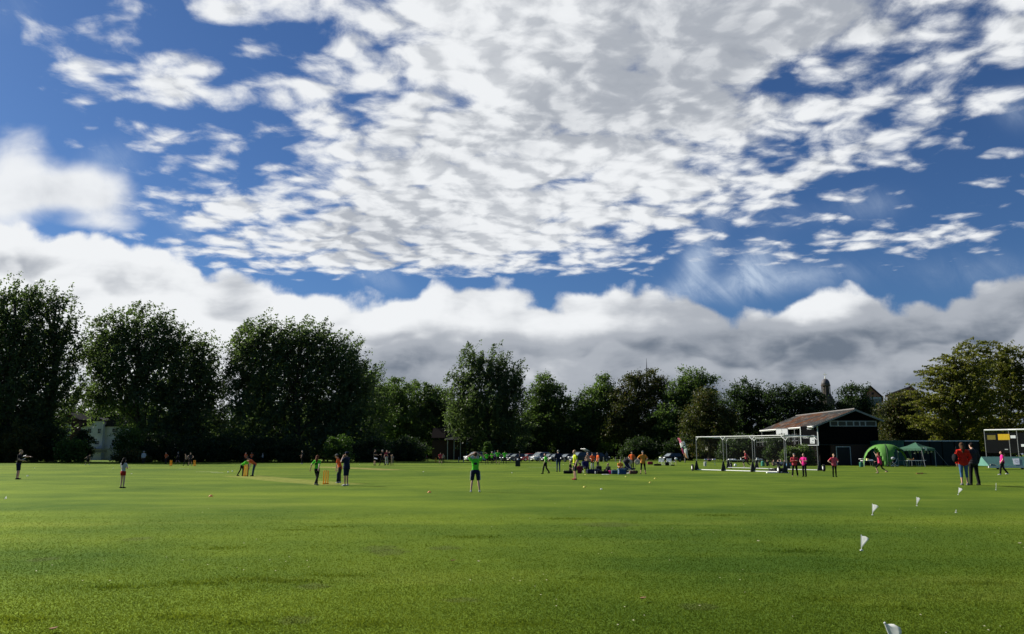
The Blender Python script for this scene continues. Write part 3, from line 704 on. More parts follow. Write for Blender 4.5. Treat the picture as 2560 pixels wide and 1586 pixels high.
# strip of windows high in the gable
wx0, wx1, wz0, wz1 = (2079 - 2050) / FPX * PY, (2198 - 2050) / FPX * PY, PZ(1067), PZ(1055)
fr = mat('grey_window_frame', (0.30, 0.305, 0.30), 0.6)
b = MB(); b.box(((wx0 + wx1) / 2, -0.035, wz1), (wx1 - wx0, 0.08, 0.09)); b.box(((wx0 + wx1) / 2, -0.035, wz0), (wx1 - wx0, 0.08, 0.09))
cuts = [0, .165, .335, .515, .63, .745, .85, 1.0]; cuts = [0, .175, .355, .51, .64, .765, 1.0]
for c in cuts: b.box((wx0 + (wx1 - wx0) * min(max(c, 0.012), 0.988), -0.033, (wz0 + wz1) / 2), (0.16, 0.076, wz1 - wz0 - 0.09))
wf = b.build('window_strip', fr, pav)
for c0_, c1_ in zip(cuts, cuts[1:]):
    a0, a1 = wx0 + (wx1 - wx0) * c0_ + 0.085, wx0 + (wx1 - wx0) * c1_ - 0.085
    MB().box(((a0 + a1) / 2, -0.008, (wz0 + wz1) / 2), (a1 - a0, 0.02, wz1 - wz0 - 0.10)).build('pane', mat('dusty_glass', (0.05, 0.045, 0.035), 0.5, spec=0.2), wf)
# store door in the brick part
dx0, dx1, dz1 = (2092 - 2050) / FPX * PY, (2127 - 2050) / FPX * PY, PZ(1118)
dr = MB().box(((dx0 + dx1) / 2, 0.03, dz1 / 2), (dx1 - dx0, 0.05, dz1)).build('door', mat('black_door', (0.006, 0.006, 0.007), 0.6), pav)
b = MB(); b.box((dx0, 0.02, dz1 / 2), (0.09, 0.10, dz1)); b.box((dx1, 0.02, dz1 / 2), (0.09, 0.10, dz1)); b.box(((dx0 + dx1) / 2, 0.018, dz1), (dx1 - dx0 + 0.09, 0.11, 0.09)); b.build('door_frame', offwhite, dr)
MB().box((W / 2, -0.02, zf), (W + 0.02, 0.06, 0.05)).build('floor_band', mat('dark_band', (0.05, 0.05, 0.05)), pav)
MB().box((W + 0.05, 0.3, zf / 2), (0.07, 0.5, zf)).build('drainpipe', mat('pale_pipe', (0.22, 0.20, 0.18)), pav)
# balcony along the left side, behind a rail; the scoreboard closes its near end
BX = -1.75
b = MB(); b.box((BX / 2, LEN / 2 + 2.5, zf - 0.08), (abs(BX), LEN - 5.2, 0.16)); b.build('balcony_floor', timber_black, pav)
b = MB(); b.tube([(BX, 2.6, zf + 1.15), (BX, LEN, zf + 1.15)], 0.035, 8); b.tube([(BX, 2.6, zf + 0.6), (BX, LEN, zf + 0.6)], 0.02, 6)
for k in range(12): b.tube([(BX, 2.6 + k * (LEN - 2.6) / 11, zf), (BX, 2.6 + k * (LEN - 2.6) / 11, zf + 1.15)], 0.02, 6)
b.build('balcony_rail', steel, pav)
for k, y in enumerate((6.0, 12.0, LEN)):
    MB().tube([(BX, y, -0.2), (BX, y, zf + 0.0)], 0.07, 8).build('post', timber_black, pav)
    MB().box((EX + 0.02, y, (zf + roofz(EX)) / 2), (0.09, 0.09, roofz(EX) - zf - 0.25)).build('post', mat('grey_fascia', (0.19, 0.19, 0.185)), pav)
for k in range(5):
    y = 5.5 + k * 2.7
    b = MB(); b.box((-0.02, y, zf + 1.25), (0.06, 1.7, 1.5)); w_ = b.build('window', mat('dark_frame', (0.05, 0.05, 0.05)), pav)
    MB().box((-0.055, y, zf + 1.25), (0.02, 1.5, 1.3)).build('pane', darkglass, w_)
# steps down from the balcony
b = MB(); n = 11
for k in range(n): b.box((BX - 0.30 - k * 0.27, 3.4, zf - 0.1 - (k + 0.5) * zf / n), (0.30, 1.3, 0.05))
b.build('step', mat('worn_step', (0.24, 0.21, 0.17), 0.8), pav)
b = MB()
for y in (2.74, 4.06): b.tube([(BX - 0.1, y, zf - 0.1), (BX - 0.4 - n * 0.27, y, -0.05)], 0.06, 6); b.tube([(BX - 0.1, y, zf + 0.9), (BX - 0.4 - n * 0.27, y, 0.9)], 0.03, 6); b.tube([(BX - 0.4 - n * 0.27, y, -0.1), (BX - 0.4 - n * 0.27, y, 0.9)], 0.03, 6)
b.build('stair_rail', timber_black, pav)
# scoreboard panel on the near end of the balcony, facing the field
sbx0, sbx1 = (2019 - 2050) / FPX * PY, -0.05; sz0, sz1 = PZ(1114), PZ(1067)
sb = MB().box(((sbx0 + sbx1) / 2, 0.25, (sz0 + sz1) / 2), (sbx1 - sbx0, 0.10, sz1 - sz0)).build('scoreboard', mat('scoreboard_black', (0.008, 0.008, 0.009), 0.9, spec=0.03), pav)
b = MB()
for x in (sbx0, sbx1): b.box((x, 0.19, (sz0 + sz1) / 2), (0.07, 0.10, sz1 - sz0))
b.box(((sbx0 + sbx1) / 2, 0.185, sz0), (sbx1 - sbx0 + 0.07, 0.11, 0.10)); b.build('frame', white, sb)
def SB(px, py): return ((px - 2050) / FPX * PY, 0.19, PZ(py))
R90 = (math.pi / 2, 0, 0)
text_mesh('lettering', 'RUN', 0.30, paper, sb, SB(2036.5, 1073.5), R90)
text_mesh('lettering', 'TEN', 0.32, paper, sb, SB(2027.2, 1095.5), R90)
text_mesh('lettering', 'XII', 0.24, paper, sb, SB(2040.5, 1091.0), R90)
sh = MB().box((SB(2039.2, 1102.5)[0], 0.185, PZ(1102.5)), (0.44, 0.03, 0.80)).build('notice', paper, sb)
c = SB(2039.2, 1102.5)
for dx_, dz_, w_, h_ in ((0.05, 0.0, 0.16, 0.10), (-0.05, -0.26, 0.14, 0.05), (0.06, 0.2, 0.14, 0.03)): MB().box((c[0] + dx_, 0.166, c[2] + dz_), (w_, 0.01, h_)).build('print', mat('grey_print', (0.25, 0.27, 0.28)), sh)
cc = Vector(((sbx0 + sbx1) / 2, 0.25, 0)); M_ = Matrix.Translation(cc + Vector((0, 0.75, 0))) @ Matrix.Rotation(math.radians(-50), 4, 'Z') @ Matrix.Diagonal((1.5, 1, 1, 1)) @ Matrix.Translation(-cc)
sb.matrix_local = M_          # the board stands across the balcony end, turned to the left
# white board pair hanging from the balcony rail at the far end
wb = empty('notice_board', (at(1955, 1080, 118).x, 118, at(1955, 1080, 118).z), math.radians(-48), 'pair of white boards side by side under the far end of the pavilion eave', 'board')
for s in (-1, 1):
    MB().box((s * 0.46, 0, -0.02), (0.86, 0.05, 0.82)).build('panel', paper, wb)
MB().box((0, 0.05, 0.02), (1.9, 0.04, 1.0)).build('backing', mat('grey_fascia', (0.19, 0.19, 0.185)), wb)

# ------------------------------------------------------------------ white house and brick house behind the left poplars
HY = 172.0
def house_base(px, Y): g = gpt(px, Y); return g
hb = house_base(240, HY); m = mpp(HY)
wh = empty('house', hb, 0, 'white rendered house glimpsed between the two left poplars', 'house')
def hx_(px): return (at(px, 1137, HY).x - hb.x)
def hz_(py): return CAM_Z + (1137 - py) * m - hb.z
b = MB(); b.prism([(hx_(224), -0.2), (hx_(252.5), -0.2), (hx_(252.5), hz_(1055)), (hx_(224), hz_(1055))], 'y', 0, 6)
b.prism([(hx_(195), -0.2), (hx_(224) - 0.003, -0.2), (hx_(224) - 0.003, hz_(1062)), (hx_(195), hz_(1070))], 'y', 0.3, 6.3)
b.prism([(hx_(252.5) + 0.003, -0.2), (hx_(303), -0.2), (hx_(303), hz_(1068)), (hx_(252.5) + 0.003, hz_(1068))], 'y', 0.8, 7); b.build('wall', render_white, wh)
b = MB(); b.prism([(hx_(192), hz_(1070)), (hx_(224), hz_(1062)), (hx_(224), hz_(1050)), (hx_(238), hz_(1046)), (hx_(254), hz_(1053)), (hx_(254), hz_(1055)), (hx_(224), hz_(1055) + 0.004)], 'y', -0.1, 6.2)
b.prism([(hx_(252), hz_(1068)), (hx_(305), hz_(1068)), (hx_(296), hz_(1046)), (hx_(262), hz_(1046))], 'y', 0.6, 7.2); b.build('roof', slate, wh)
for px, py, w, h, y in ((217.5, 1079, 9, 12, 0.3), (243.5, 1079.5, 8, 12, 0), (240.5, 1108, 10, 9, 0), (278.5, 1077, 15, 9, 0.8), (279.5, 1108, 14, 16, 0.8)):
    window(wh, hx_(px), hz_(py), w * m, h * m, y, render_white, 1, py > 1090 or True)
b = MB(); b.box((hx_(262), -1.6, hz_(1124)), (hx_(285) - hx_(222), 3.0, 0.12)); b.box((hx_(252), -3.0, hz_(1129)), (hx_(285) - hx_(222), 0.1, 0.5)); b.build('veranda', mat('grey_deck', (0.16, 0.16, 0.16)), wh)
b = MB(); b.prism([(hx_(236), hz_(1126)), (hx_(240), hz_(1126)), (hx_(254), hz_(1112)), (hx_(250), hz_(1112))], 'y', -0.5, -0.35); b.build('stair_rail', render_white, wh)
bb = gpt(166, HY + 4)
bh = empty('house', bb, 0, 'dark brick house with a white sash window left of the white house', 'house')
def bx_(px): return at(px, 1137, HY + 4).x - bb.x
def bz_(py): return CAM_Z + (1137 - py) * mpp(HY + 4) - bb.z
MB().prism([(bx_(146), -0.2), (bx_(190), -0.2), (bx_(190), bz_(1052)), (bx_(160), bz_(1037)), (bx_(146), bz_(1046))], 'y', 0, 7).build('wall', brick_dark, bh)
MB().prism([(bx_(143), bz_(1047)), (bx_(160), bz_(1036)), (bx_(193), bz_(1053)), (bx_(193), bz_(1051)), (bx_(160), bz_(1033)), (bx_(143), bz_(1044))], 'y', -0.4, 7.4).build('roof', mat('dark_tile', (0.035, 0.03, 0.03), 0.95, spec=0.05), bh)
window(bh, bx_(165), bz_(1081), 11 * mpp(HY + 4), 17 * mpp(HY + 4), 0, offwhite, 1)
MB().box((bx_(165), -0.1, bz_(1066)), (1.1, 0.2, 0.3)).build('lintel', render_white, bh)

def gabled(label, px0, px1, apx, Y, y_eave, y_ridge, rot, wallm, roofm, depth, name='house', proud=0.5):
    """plain gabled house: gable end faces the field"""
    g = gpt((px0 + px1) / 2, Y); o = empty(name, g, rot, label, 'house')
    X = lambda px: at(px, 1137, Y).x - g.x; Z = lambda py: CAM_Z + (1137 - py) * mpp(Y) - g.z
    MB().prism([(X(px0), -0.3), (X(px1), -0.3), (X(px1), Z(y_eave)), (X(apx), Z(y_ridge) - 0.1), (X(px0), Z(y_eave))], 'y', 0, depth).build('wall', wallm, o)
    t = 0.35
    MB().prism([(X(px0) - proud, Z(y_eave) - proud * 0.6), (X(apx), Z(y_ridge)), (X(px1) + proud, Z(y_eave) - proud * 0.6), (X(px1) + proud, Z(y_eave) - proud * 0.6 + t), (X(apx), Z(y_ridge) + t), (X(px0) - proud, Z(y_eave) - proud * 0.6 + t)], 'y', -0.6, depth).build('roof', roofm, o)
    return o, X, Z
o, X, Z = gabled('red brick gabled house rising behind the yellowing tree right of the pavilion', 2172, 2212, 2188, 210, 996, 969, math.radians(-24), brick_red, slate, 30)
MB().box((X(2193), -0.03, Z(987)), (0.5, 0.06, 0.6)).build('vent', black, o)
MB().box((X(2192), -0.05, Z(998)), (X(2212) - X(2172), 0.1, 0.35)).build('string_course', offwhite, o)
MB().box((X(2192), -0.02, Z(1012)), (X(2212) - X(2172), 0.06, Z(1000) - Z(1024))).build('render_band', mat('grey_render', (0.20, 0.19, 0.20), 0.9), o)
o, X, Z = gabled('brown tiled roof house between the brick gable and the golden tree', 2232, 2300, 2290, 235, 990, 971, math.radians(-30), brick_red, mat('brown_tile', (0.15, 0.11, 0.09), 0.8), 22)
o, X, Z = gabled('tall brick building whose dark gable shows through the broad poplars', 610, 672, 640, 230, 962, 930, math.radians(20), brick_dark, slate, 24, name='building')
# low brick building under the dark trees
g = gpt(1130, 176); lb_ = empty('building', g, 0, 'low dark brick building with a veranda roof under the trees left of the cars', 'building')
X = lambda px: at(px, 1137, 176).x - g.x; Z = lambda py: CAM_Z + (1137 - py) * mpp(176) - g.z
MB().prism([(X(1080), -0.2), (X(1176), -0.2), (X(1176), Z(1102)), (X(1080), Z(1102))], 'y', 0, 7).build('wall', brick_dark, lb_)
MB().prism([(-1.6, Z(1101)), (0.2, Z(1096)), (4.0, Z(1086)), (7.5, Z(1101)), (7.5, Z(1102)), (-1.6, Z(1102))], 'x', X(1112), X(1178)).build('roof', mat('grey_sheet_roof', (0.025, 0.025, 0.027), 0.9, spec=0.05), lb_)
MB().prism([(-0.3, Z(1096)), (3.5, Z(1070)), (7.4, Z(1096))], 'x', X(1078), X(1112) - 0.01).build('roof', mat('near_black_tile', (0.012, 0.010, 0.010), 1.0, spec=0.02), lb_)  # one even near-black tile colour
for px in (1120, 1136, 1152, 1168): MB().tube([(X(px), -1.4, 0), (X(px), -1.4, Z(1102))], 0.07, 6).build('post', offwhite, lb_)

# ------------------------------------------------------------------ church tower with its dome, and the mast
TY = 360.0; g = gpt(2075, TY); tw = empty('church_tower', g, 0, 'far stone church tower with a dome lantern and gilt cross', 'church tower')
m = mpp(TY)
def TZ(py): return CAM_Z + (1137 - py) * m - g.z
a8 = lambda r, n=8, o=0.3927: [(r * math.cos(o + k * 2 * math.pi / n), r * math.sin(o + k * 2 * math.pi / n)) for k in range(n)]
MB().prism(a8(17.5 * m), 'z', 0, TZ(1003)).build('shaft', stone, tw)
b = MB(); b.prism(a8(18.5 * m), 'z', TZ(1003), TZ(1000)); b.prism(a8(15.5 * m), 'z', TZ(1000), TZ(994)); b.prism(a8(12.8 * m), 'z', TZ(994), TZ(990)); b.build('cornice', stone, tw)
MB().lathe([(7.2 * m, TZ(990)), (7.2 * m, TZ(968))], n=12).build('lantern', stone, tw)
for k in range(8):
    a = 0.3927 + k * math.pi / 4; p = Vector((math.cos(a), math.sin(a), 0)) * 9.6 * m
    MB().tube([p + Vector((0, 0, TZ(990))), p + Vector((0, 0, TZ(968)))], 1.1 * m, 8).build('column', stone, tw)
    MB().box(p + Vector((0, 0, TZ(989))), (3 * m, 3 * m, 3 * m)).build('plinth', stone, tw)
b = MB(); b.lathe([(10.8 * m, TZ(968)), (11.6 * m, TZ(967)), (11.6 * m, TZ(965.2)), (10.4 * m, TZ(965)), (10.4 * m, TZ(963.5))], n=24); b.build('entablature', stone, tw)
b = MB(); b.lathe([(10.3 * m * math.cos(t), TZ(963.5) + 14 * m * math.sin(t)) for t in np.linspace(0, 1.5, 12)], n=24); dome = b.build('dome', lead, tw, smooth=True)
b = MB(); b.lathe([(1.4 * m, TZ(950)), (0.9 * m, TZ(946)), (0.3 * m, TZ(942))], n=8); b.tube([(0, 0, TZ(943)), (0, 0, TZ(935))], 0.45 * m, 6); b.tube([(-4.4 * m, 0, TZ(939.5)), (4.4 * m, 0, TZ(939.5))], 0.42 * m, 6)
for s in (-1, 1): b.ball((s * 4 * m, 0, TZ(939.5)), 0.8 * m, 1)
b.ball((0, 0, TZ(935.6)), 0.9 * m, 1); b.build('cross', gilt, dome)
MY = 300.0; g = gpt(1622.5, MY); ms = empty('spire', g, 0, 'thin dark metal spire with a diamond frame above the russet tree', 'spire'); m = mpp(MY)
def MZ(py): return CAM_Z + (1137 - py) * m - g.z
metal = mat('dark_metal', (0.05, 0.05, 0.06), 0.5, 0.3)
MB().tube([(0, 0, 0), (0, 0, MZ(937))], 3.2 * m, 8).build('tower', stone, ms)
MB().tube([(0, 0, MZ(937)), (0, 0, MZ(930))], [2.0 * m, 1.6 * m], 8).build('mast', metal, ms)
MB().tube([(0, 0, MZ(930)), (0, 0, MZ(922)), (0, 0, MZ(898))], [0.9 * m, 1.1 * m, 0.25 * m], 8).build('spike', metal, ms)
b = MB()
for k in range(4):
    a = k * math.pi / 2; q = Vector((math.cos(a), math.sin(a), 0)) * 5.0 * m
    b.tube([Vector((0, 0, MZ(922))), q + Vector((0, 0, MZ(928))), Vector((0, 0, MZ(931)))], 0.75 * m, 5)
b.build('diamond_frame', metal, ms)

# ------------------------------------------------------------------ fence, container, tent, gazebo
g = gpt(2310, 109); fn = empty('fence', g, 0, 'long dark green screened fence with a white top edge behind the gazebo', 'fence')
X = lambda px: at(px, 1137, 109).x - g.x; Z = lambda py: CAM_Z + (1137 - py) * mpp(109) - g.z
MB().box(((X(2232) + X(2450)) / 2, 0, Z(1104) / 2), (X(2450) - X(2232), 0.05, Z(1104))).build('screen', mat('dark_green_screen', (0.010, 0.017, 0.014), 0.8, var=0.25, scale=1.5), fn)
MB().box(((X(2232) + X(2450)) / 2, -0.03, Z(1104) + 0.02), (X(2450) - X(2232), 0.10, 0.09)).build('top_rail', white, fn)
for k in range(8): MB().tube([(X(2232) + k * (X(2450) - X(2232)) / 7, -0.06, -0.1), (X(2232) + k * (X(2450) - X(2232)) / 7, -0.06, Z(1104))], 0.04, 6).build('post', timber_black, fn)
g = gpt(2228, 108); ct = empty('shipping_container', g, 0, 'dark green corrugated container behind the dome tent', 'container')
X = lambda px: at(px, 1137, 108).x - g.x; Z = lambda py: CAM_Z + (1137 - py) * mpp(108) - g.z
prof = []; x = X(2197); k = 0
while x < X(2263): prof.append((x, 0.0 if k % 4 in (0, 1) else 0.07)); x += 0.11; k += 1
prof += [(prof[-1][0], 2.4), (prof[0][0], 2.4)]
MB().prism(prof, 'z', 0.1, Z(1104.5)).build('side', mat('container_green', (0.020, 0.085, 0.060), 0.5, var=0.2), ct)
MB().box(((X(2197) + X(2263)) / 2, 1.2, Z(1104)), (X(2263) - X(2197) + 0.1, 2.5, 0.12)).build('roof_rail', mat('container_green', (0.02, 0.085, 0.06)), ct)

tent_green = mat('lime_tent_cloth', (0.15, 0.38, 0.07), 0.7, var=0.12, scale=2.0, bump=0.4, translucent=0.35)
tent_dark = mat('dark_tent_seam', (0.02, 0.06, 0.02), 0.7)
g = gpt(2212, 103.5); tt = empty('dome_tent', g, math.radians(28), 'bright lime green open sided dome tent beside the pavilion', 'tent')
R0, H0 = 2.55, CAM_Z + (1137 - 1111.5) * mpp(103.5) - g.z
def dome_pt(u, v, r=1.0):
    """u round the dome 0..4 (legs at whole numbers), v 0 ground .. 1 top"""
    a = (u + 0.5) * math.pi / 2; f = u - math.floor(u); rr = math.cos(v * math.pi / 2 * 0.98) ** 0.8
    return Vector((R0 * r * rr * math.cos(a), R0 * r * rr * math.sin(a), H0 * math.sin(v * math.pi / 2) ** 0.9))
for q in range(4):
    b = MB(); n = 18
    for i in range(n):
        for j in range(14):
            u0, u1 = i / n, (i + 1) / n; v0, v1 = j / 14, (j + 1) / 14; um = (u0 + u1) / 2 - 0.5
            arch = 0.60 * max(0, 1 - (abs(um) / 0.40) ** 2.4)
            if abs(um) < 0.40 and v0 < arch - 0.02: continue
            b.poly([dome_pt(q + u0, v0), dome_pt(q + u1, v0), dome_pt(q + u1, v1), dome_pt(q + u0, v1)])
    bmesh.ops.remove_doubles(b.bm, verts=b.bm.verts[:], dist=0.001)
    o = b.build('panel', tent_green if q in (1, 2) else mat('green_tent_cloth', (0.07, 0.20, 0.05), 0.7, var=0.12, scale=2.0, bump=0.4, translucent=0.3), tt, smooth=True)
    md = o.modifiers.new('t', 'SOLIDIFY'); md.thickness = 0.015
    MB().tube([dome_pt(q, v / 12, 1.005) for v in range(13)], 0.045, 6).build('pole_sleeve', tent_dark, tt)

gz_green = mat('gazebo_cloth', (0.065, 0.17, 0.10), 0.6, var=0.08, translucent=0.3)
g = gpt(2291, 102.5); gz = empty('gazebo', g, math.radians(35), 'dark green pop up gazebo with a pointed roof and a white notice', 'gazebo')
m = mpp(102.5); S = 1.55; ze = CAM_Z + (1137 - 1122) * m - g.z; zt = CAM_Z + (1137 - 1107) * m - g.z
b = MB(); cs = [Vector((sx * S, sy * S, ze)) for sx, sy in ((-1, -1), (1, -1), (1, 1), (-1, 1))]; tp = Vector((0, 0, zt))
for k in range(4):
    p, q = cs[k], cs[(k + 1) % 4]; mid = (p + q) / 2 + Vector((0, 0, -0.04)); ic = lambda a, t=0.55: a.lerp(tp, t) - Vector((0, 0, 0.10))
    b.poly([p, mid, ic(mid), ic(p)]); b.poly([mid, q, ic(q), ic(mid)]); b.poly([ic(p), ic(mid), tp]); b.poly([ic(mid), ic(q), tp])
bmesh.ops.remove_doubles(b.bm, verts=b.bm.verts[:], dist=0.001)
o = b.build('canopy', gz_green, gz); md = o.modifiers.new('t', 'SOLIDIFY'); md.thickness = 0.012
b = MB()
for k in range(4):
    p, q = cs[k], cs[(k + 1) % 4]
    for i in range(8):
        a, c = p.lerp(q, i / 8), p.lerp(q, (i + 1) / 8); dz = Vector((0, 0, -0.24)); b.poly([a, c, c + dz, (a + c) / 2 + dz * 1.25, a + dz])
o = b.build('valance', gz_green, gz); md = o.modifiers.new('t', 'SOLIDIFY'); md.thickness = 0.01
for k, p in enumerate(cs):
    MB().tube([(p.x * 0.98, p.y * 0.98, 0), (p.x * 0.98, p.y * 0.98, ze)], 0.03, 6).build('leg', steel if k else mat('dark_metal', (0.05, 0.05, 0.06)), gz)
    q = Vector((p.x * 0.95, p.y * 0.95, ze - 0.05)); i = Vector((-p.y, p.x, 0)).normalized() * 0.45
    o = MB().poly([q, q + i, q + i * 0.35 + Vector((0, 0, -0.9)), Vector((q.x, q.y, 0.5))]).build('corner_curtain', gz_green, gz); md = o.modifiers.new('t', 'SOLIDIFY'); md.thickness = 0.01
for k in (0, 1): MB().tube([cs[k] + Vector((0, 0, -0.2)), Vector((cs[k].x * 1.75, cs[k].y * 1.6, 0))], 0.018, 5).build('guy_rope', mat('grey_rope', (0.25, 0.25, 0.25)), gz)
p = Vector((-S * 0.15 - 0.9, -S - 0.02, ze - 0.08)); MB().box(p + Vector((0.35, 0, 0)), (0.78, 0.03, 0.38)).build('notice', mat('cream_notice', (0.75, 0.75, 0.6)), gz)
# hanging gear under the far edge of the gazebo
b = MB()
for k in range(6): b.ball((S * 0.97, -1.1 + k * 0.42, ze - 0.42 - 0.1 * (k % 2)), (0.05, 0.14, 0.16), 1)
tag(b.build('bunting', offwhite), 'row of pale bunting scraps hanging from the gazebo edge', 'bunting')
bpy.data.objects['bunting'].location = g; bpy.data.objects['bunting'].rotation_euler = (0, 0, math.radians(35))

# ------------------------------------------------------------------ mobile cricket net cages
def net_mat():
    m = bpy.data.materials.new('netting'); m.use_nodes = True; t = m.node_tree; E.tree = t
    p = t.nodes['Principled BSDF']; p.inputs['Base Color'].default_value = (0.012, 0.014, 0.013, 1); p.inputs['Roughness'].default_value = 0.8
    g_ = t.nodes.new('ShaderNodeNewGeometry'); P = E(g_.outputs['Position']); x, y, z = sepz(P, 0), sepz(P, 1), sepz(P, 2)
    h = x * 0.7 + y * 0.7
    a = emax(sstep(0.84, 0.92, E.m('FRACT', (h + z) * 14)), sstep(0.84, 0.92, E.m('FRACT', (h - z + 40.0) * 14)))
    t.links.new((a * 0.12).s, p.inputs['Alpha']); return m
netting = net_mat()
def V3(p, z): return Vector((p.x, p.y, p.z + z))
def wheel_at(p, parent, r=0.32):
    b = MB(); b.tube([p + Vector((-0.07, 0, 0)), p + Vector((0.07, 0, 0))], r, 14); w = b.build('wheel', rubber, parent)
    MB().tube([p + Vector((-0.08, -0.0, 0)), p + Vector((0.08, 0, 0))], r * 0.5, 10).build('rim', white, w)
cage = empty('net_cage', gpt(1850, 78), 0, 'wheeled white steel cricket net cage standing open on the grass before the pavilion', 'net cage')
co = cage.location.copy()
Fp = [at(1741.6, 1137, 81), at(1808.6, 1137, 78), at(1881.9, 1137, 75), at(1962, 1137, 72)]
Rp = [at(1817, 1137, 90), at(1887.4, 1137, 86.5), at(1966, 1137, 82), at(2044, 1137, 78.5)]
for L in (Fp, Rp):
    for p in L: p.z = float(HT(p.x, p.y))
HC = 3.25
for L, bw in ((Fp, 0.036), (Rp, 0.024)):
    for p in L:
        MB().tube([V3(p, 0.1) - co, V3(p, HC) - co], 0.030, 8).build('post', mat('dull_steel', (0.22, 0.225, 0.225), 0.5, 0.3), cage)
        MB().prism([(-0.24, 0.05), (0.24, 0.05), (0.05, 0.95), (-0.05, 0.95)], 'y', -0.05, 0.05).build('bracket', black, cage).location = p - co + Vector((0.12 if L is Rp else -0.05, 0, 0))
    for a, c in zip(L, L[1:]):
        MB().tube([V3(a, HC) - co, V3(c, HC) - co], bw, 8).build('top_rail', white if L is Fp else steel, cage)
        MB().tube([V3(a, 0.12) - co, V3(c, 0.12) - co], 0.04, 8).build('bottom_rail', white if L is Fp else offwhite, cage)
        for e_, f_ in ((a, c), (c, a)):
            q = e_ + (f_ - e_).normalized() * 0.3
            MB().tube([V3(e_, HC - 0.32) - co, V3(q, HC - 0.03) - co], 0.035, 6).build('brace', white, cage)
for p in (Fp[0], Rp[3]):
    wheel_at(p - co + Vector((-0.45 if p is Fp[0] else 0.5, 0, 0.32)), cage)
wheel_at(Rp[0] - co + Vector((0.4, 0, 0.32)), cage); wheel_at(Fp[3] - co + Vector((-0.5, 0.3, 0.32)), cage)
for a, c in ((Fp[0], Rp[0]), (Fp[3], Rp[3])):
    MB().tube([V3(a, HC) - co, V3(c, HC) - co], 0.04, 8).build('top_rail', white, cage)
for L in (Fp, Rp):
    b = MB(); lo = [b.bm.verts.new(V3(a, 0.2) - co) for a in L]; hi = [b.bm.verts.new(V3(a, HC) - co) for a in L]
    for k in range(len(L) - 1): b.bm.faces.new((lo[k], lo[k + 1], hi[k + 1], hi[k]))
    b.build('net', netting, cage)

c2 = empty('net_cage', gpt(2520, 86), 0, 'white topped cricket net cage at the right edge with yellow and white panels', 'net cage'); co = c2.location.copy()
L = [at(2466, 1137, 96), at(2527, 1137, 94), at(2547.5, 1137, 93.2), at(2620, 1137, 91)]
HC2 = CAM_Z + (1137 - 1078.5) * mpp(96) - co.z
for p in L: p.z = float(HT(p.x, p.y)); MB().tube([p - co, V3(p, HC2) - co], 0.04, 8).build('post', mat('grey_post', (0.20, 0.20, 0.20), 0.5), c2)
for a, c in zip(L, L[1:]): MB().tube([V3(a, HC2) - co, V3(c, HC2) - co], 0.085, 8).build('top_rail', white, c2)
MB().poly([V3(L[0], 0.2) - co, V3(L[3], 0.2) - co, V3(L[3], HC2) - co, V3(L[0], HC2) - co]).build('net', netting, c2)
back = [at(2466, 1137, 101), at(2640, 1137, 97)]
b = MB(); b.poly([V3(back[0], 0.2 - float(co.z)*0) - co + Vector((0, 0, 1.0)) * 0, V3(back[1], 0.2) - co, V3(back[1], HC2 - 1.7) - co, V3(back[0], HC2 - 1.7) - co]); 
o = b.build('dark_backing', mat('dark_backing_sheet', (0.008, 0.008, 0.009), 0.8), c2); o.modifiers.new('t', 'SOLIDIFY').thickness = 0.03  # added dark sheet in place of the dark trees behind the cage
def panel(px, py, w, h, m_, Y=85.4, nm='panel'):
    p = at(px, py, Y) - co; MB().box(p, (w * mpp(Y) * 1.4, 0.03, h * mpp(Y)), rot=RZ(math.radians(-45))).build(nm, m_, c2)
yel = mat('yellow_panel', (0.95, 0.68, 0.05), 0.5, var=0.05, translucent=0.45)
panel(2509.5, 1093, 18, 14.5, yel, 94.0); panel(2532.5, 1092.5, 8, 7, paper, 93.0); panel(2478.5, 1094, 13, 11, mat('dim_yellow_panel', (0.20, 0.16, 0.02), 0.6), 97.5); panel(2558, 1114, 6, 6, paper, 92)  # dim panel: darker copy of the yellow, its shade put into the colour
panel(2516, 1124, 5, 2, offwhite, 94.3)

# ------------------------------------------------------------------ pitch cover on wheels
g = gpt(2520, 88.5); cv = empty('pitch_cover', g, math.radians(3), 'long green tarpaulin pitch cover on a white wheeled frame at the right edge', 'pitch cover')
m = mpp(88.5); X = lambda px: at(px, 1137, 88.5).x - g.x; Z = lambda py: CAM_Z + (1137 - py) * m - g.z
cover = mat('green_tarpaulin', (0.10, 0.24, 0.19), 0.45, var=0.15, scale=1.2, bump=0.3)
MB().prism([(-1.0, Z(1164)), (0.15, Z(1142)), (1.3, Z(1164))], 'x', X(2453), X(2640)).build('tarpaulin', cover, cv)
MB().box(((X(2451) + X(2640)) / 2, -1.05, Z(1166.5)), (X(2640) - X(2451), 0.08, 4.5 * m)).build('side_beam', white, cv)
for px in (2479, 2542, 2600):
    p = Vector((X(px), -0.8, Z(1166.5) * 0.45)); w = MB().tube([p, p + Vector((0, 0.14, 0))], Z(1166.5) * 0.45, 12).build('wheel', rubber, cv)
n_ = Vector((0, -(Z(1142) - Z(1164)), -1.15)).normalized()
def on_cover(px, f): return Vector((X(px), -1.0 + 1.15 * f, Z(1164) + (Z(1142) - Z(1164)) * f)) + Vector((0, -0.02, 0.015))
o = MB().poly([on_cover(2519, 0.12), on_cover(2533.5, 0.12), on_cover(2546, 0.80), on_cover(2528, 0.76)]).build('banner', paper, cv); o.modifiers.new('t', 'SOLIDIFY').thickness = 0.01
b = MB()
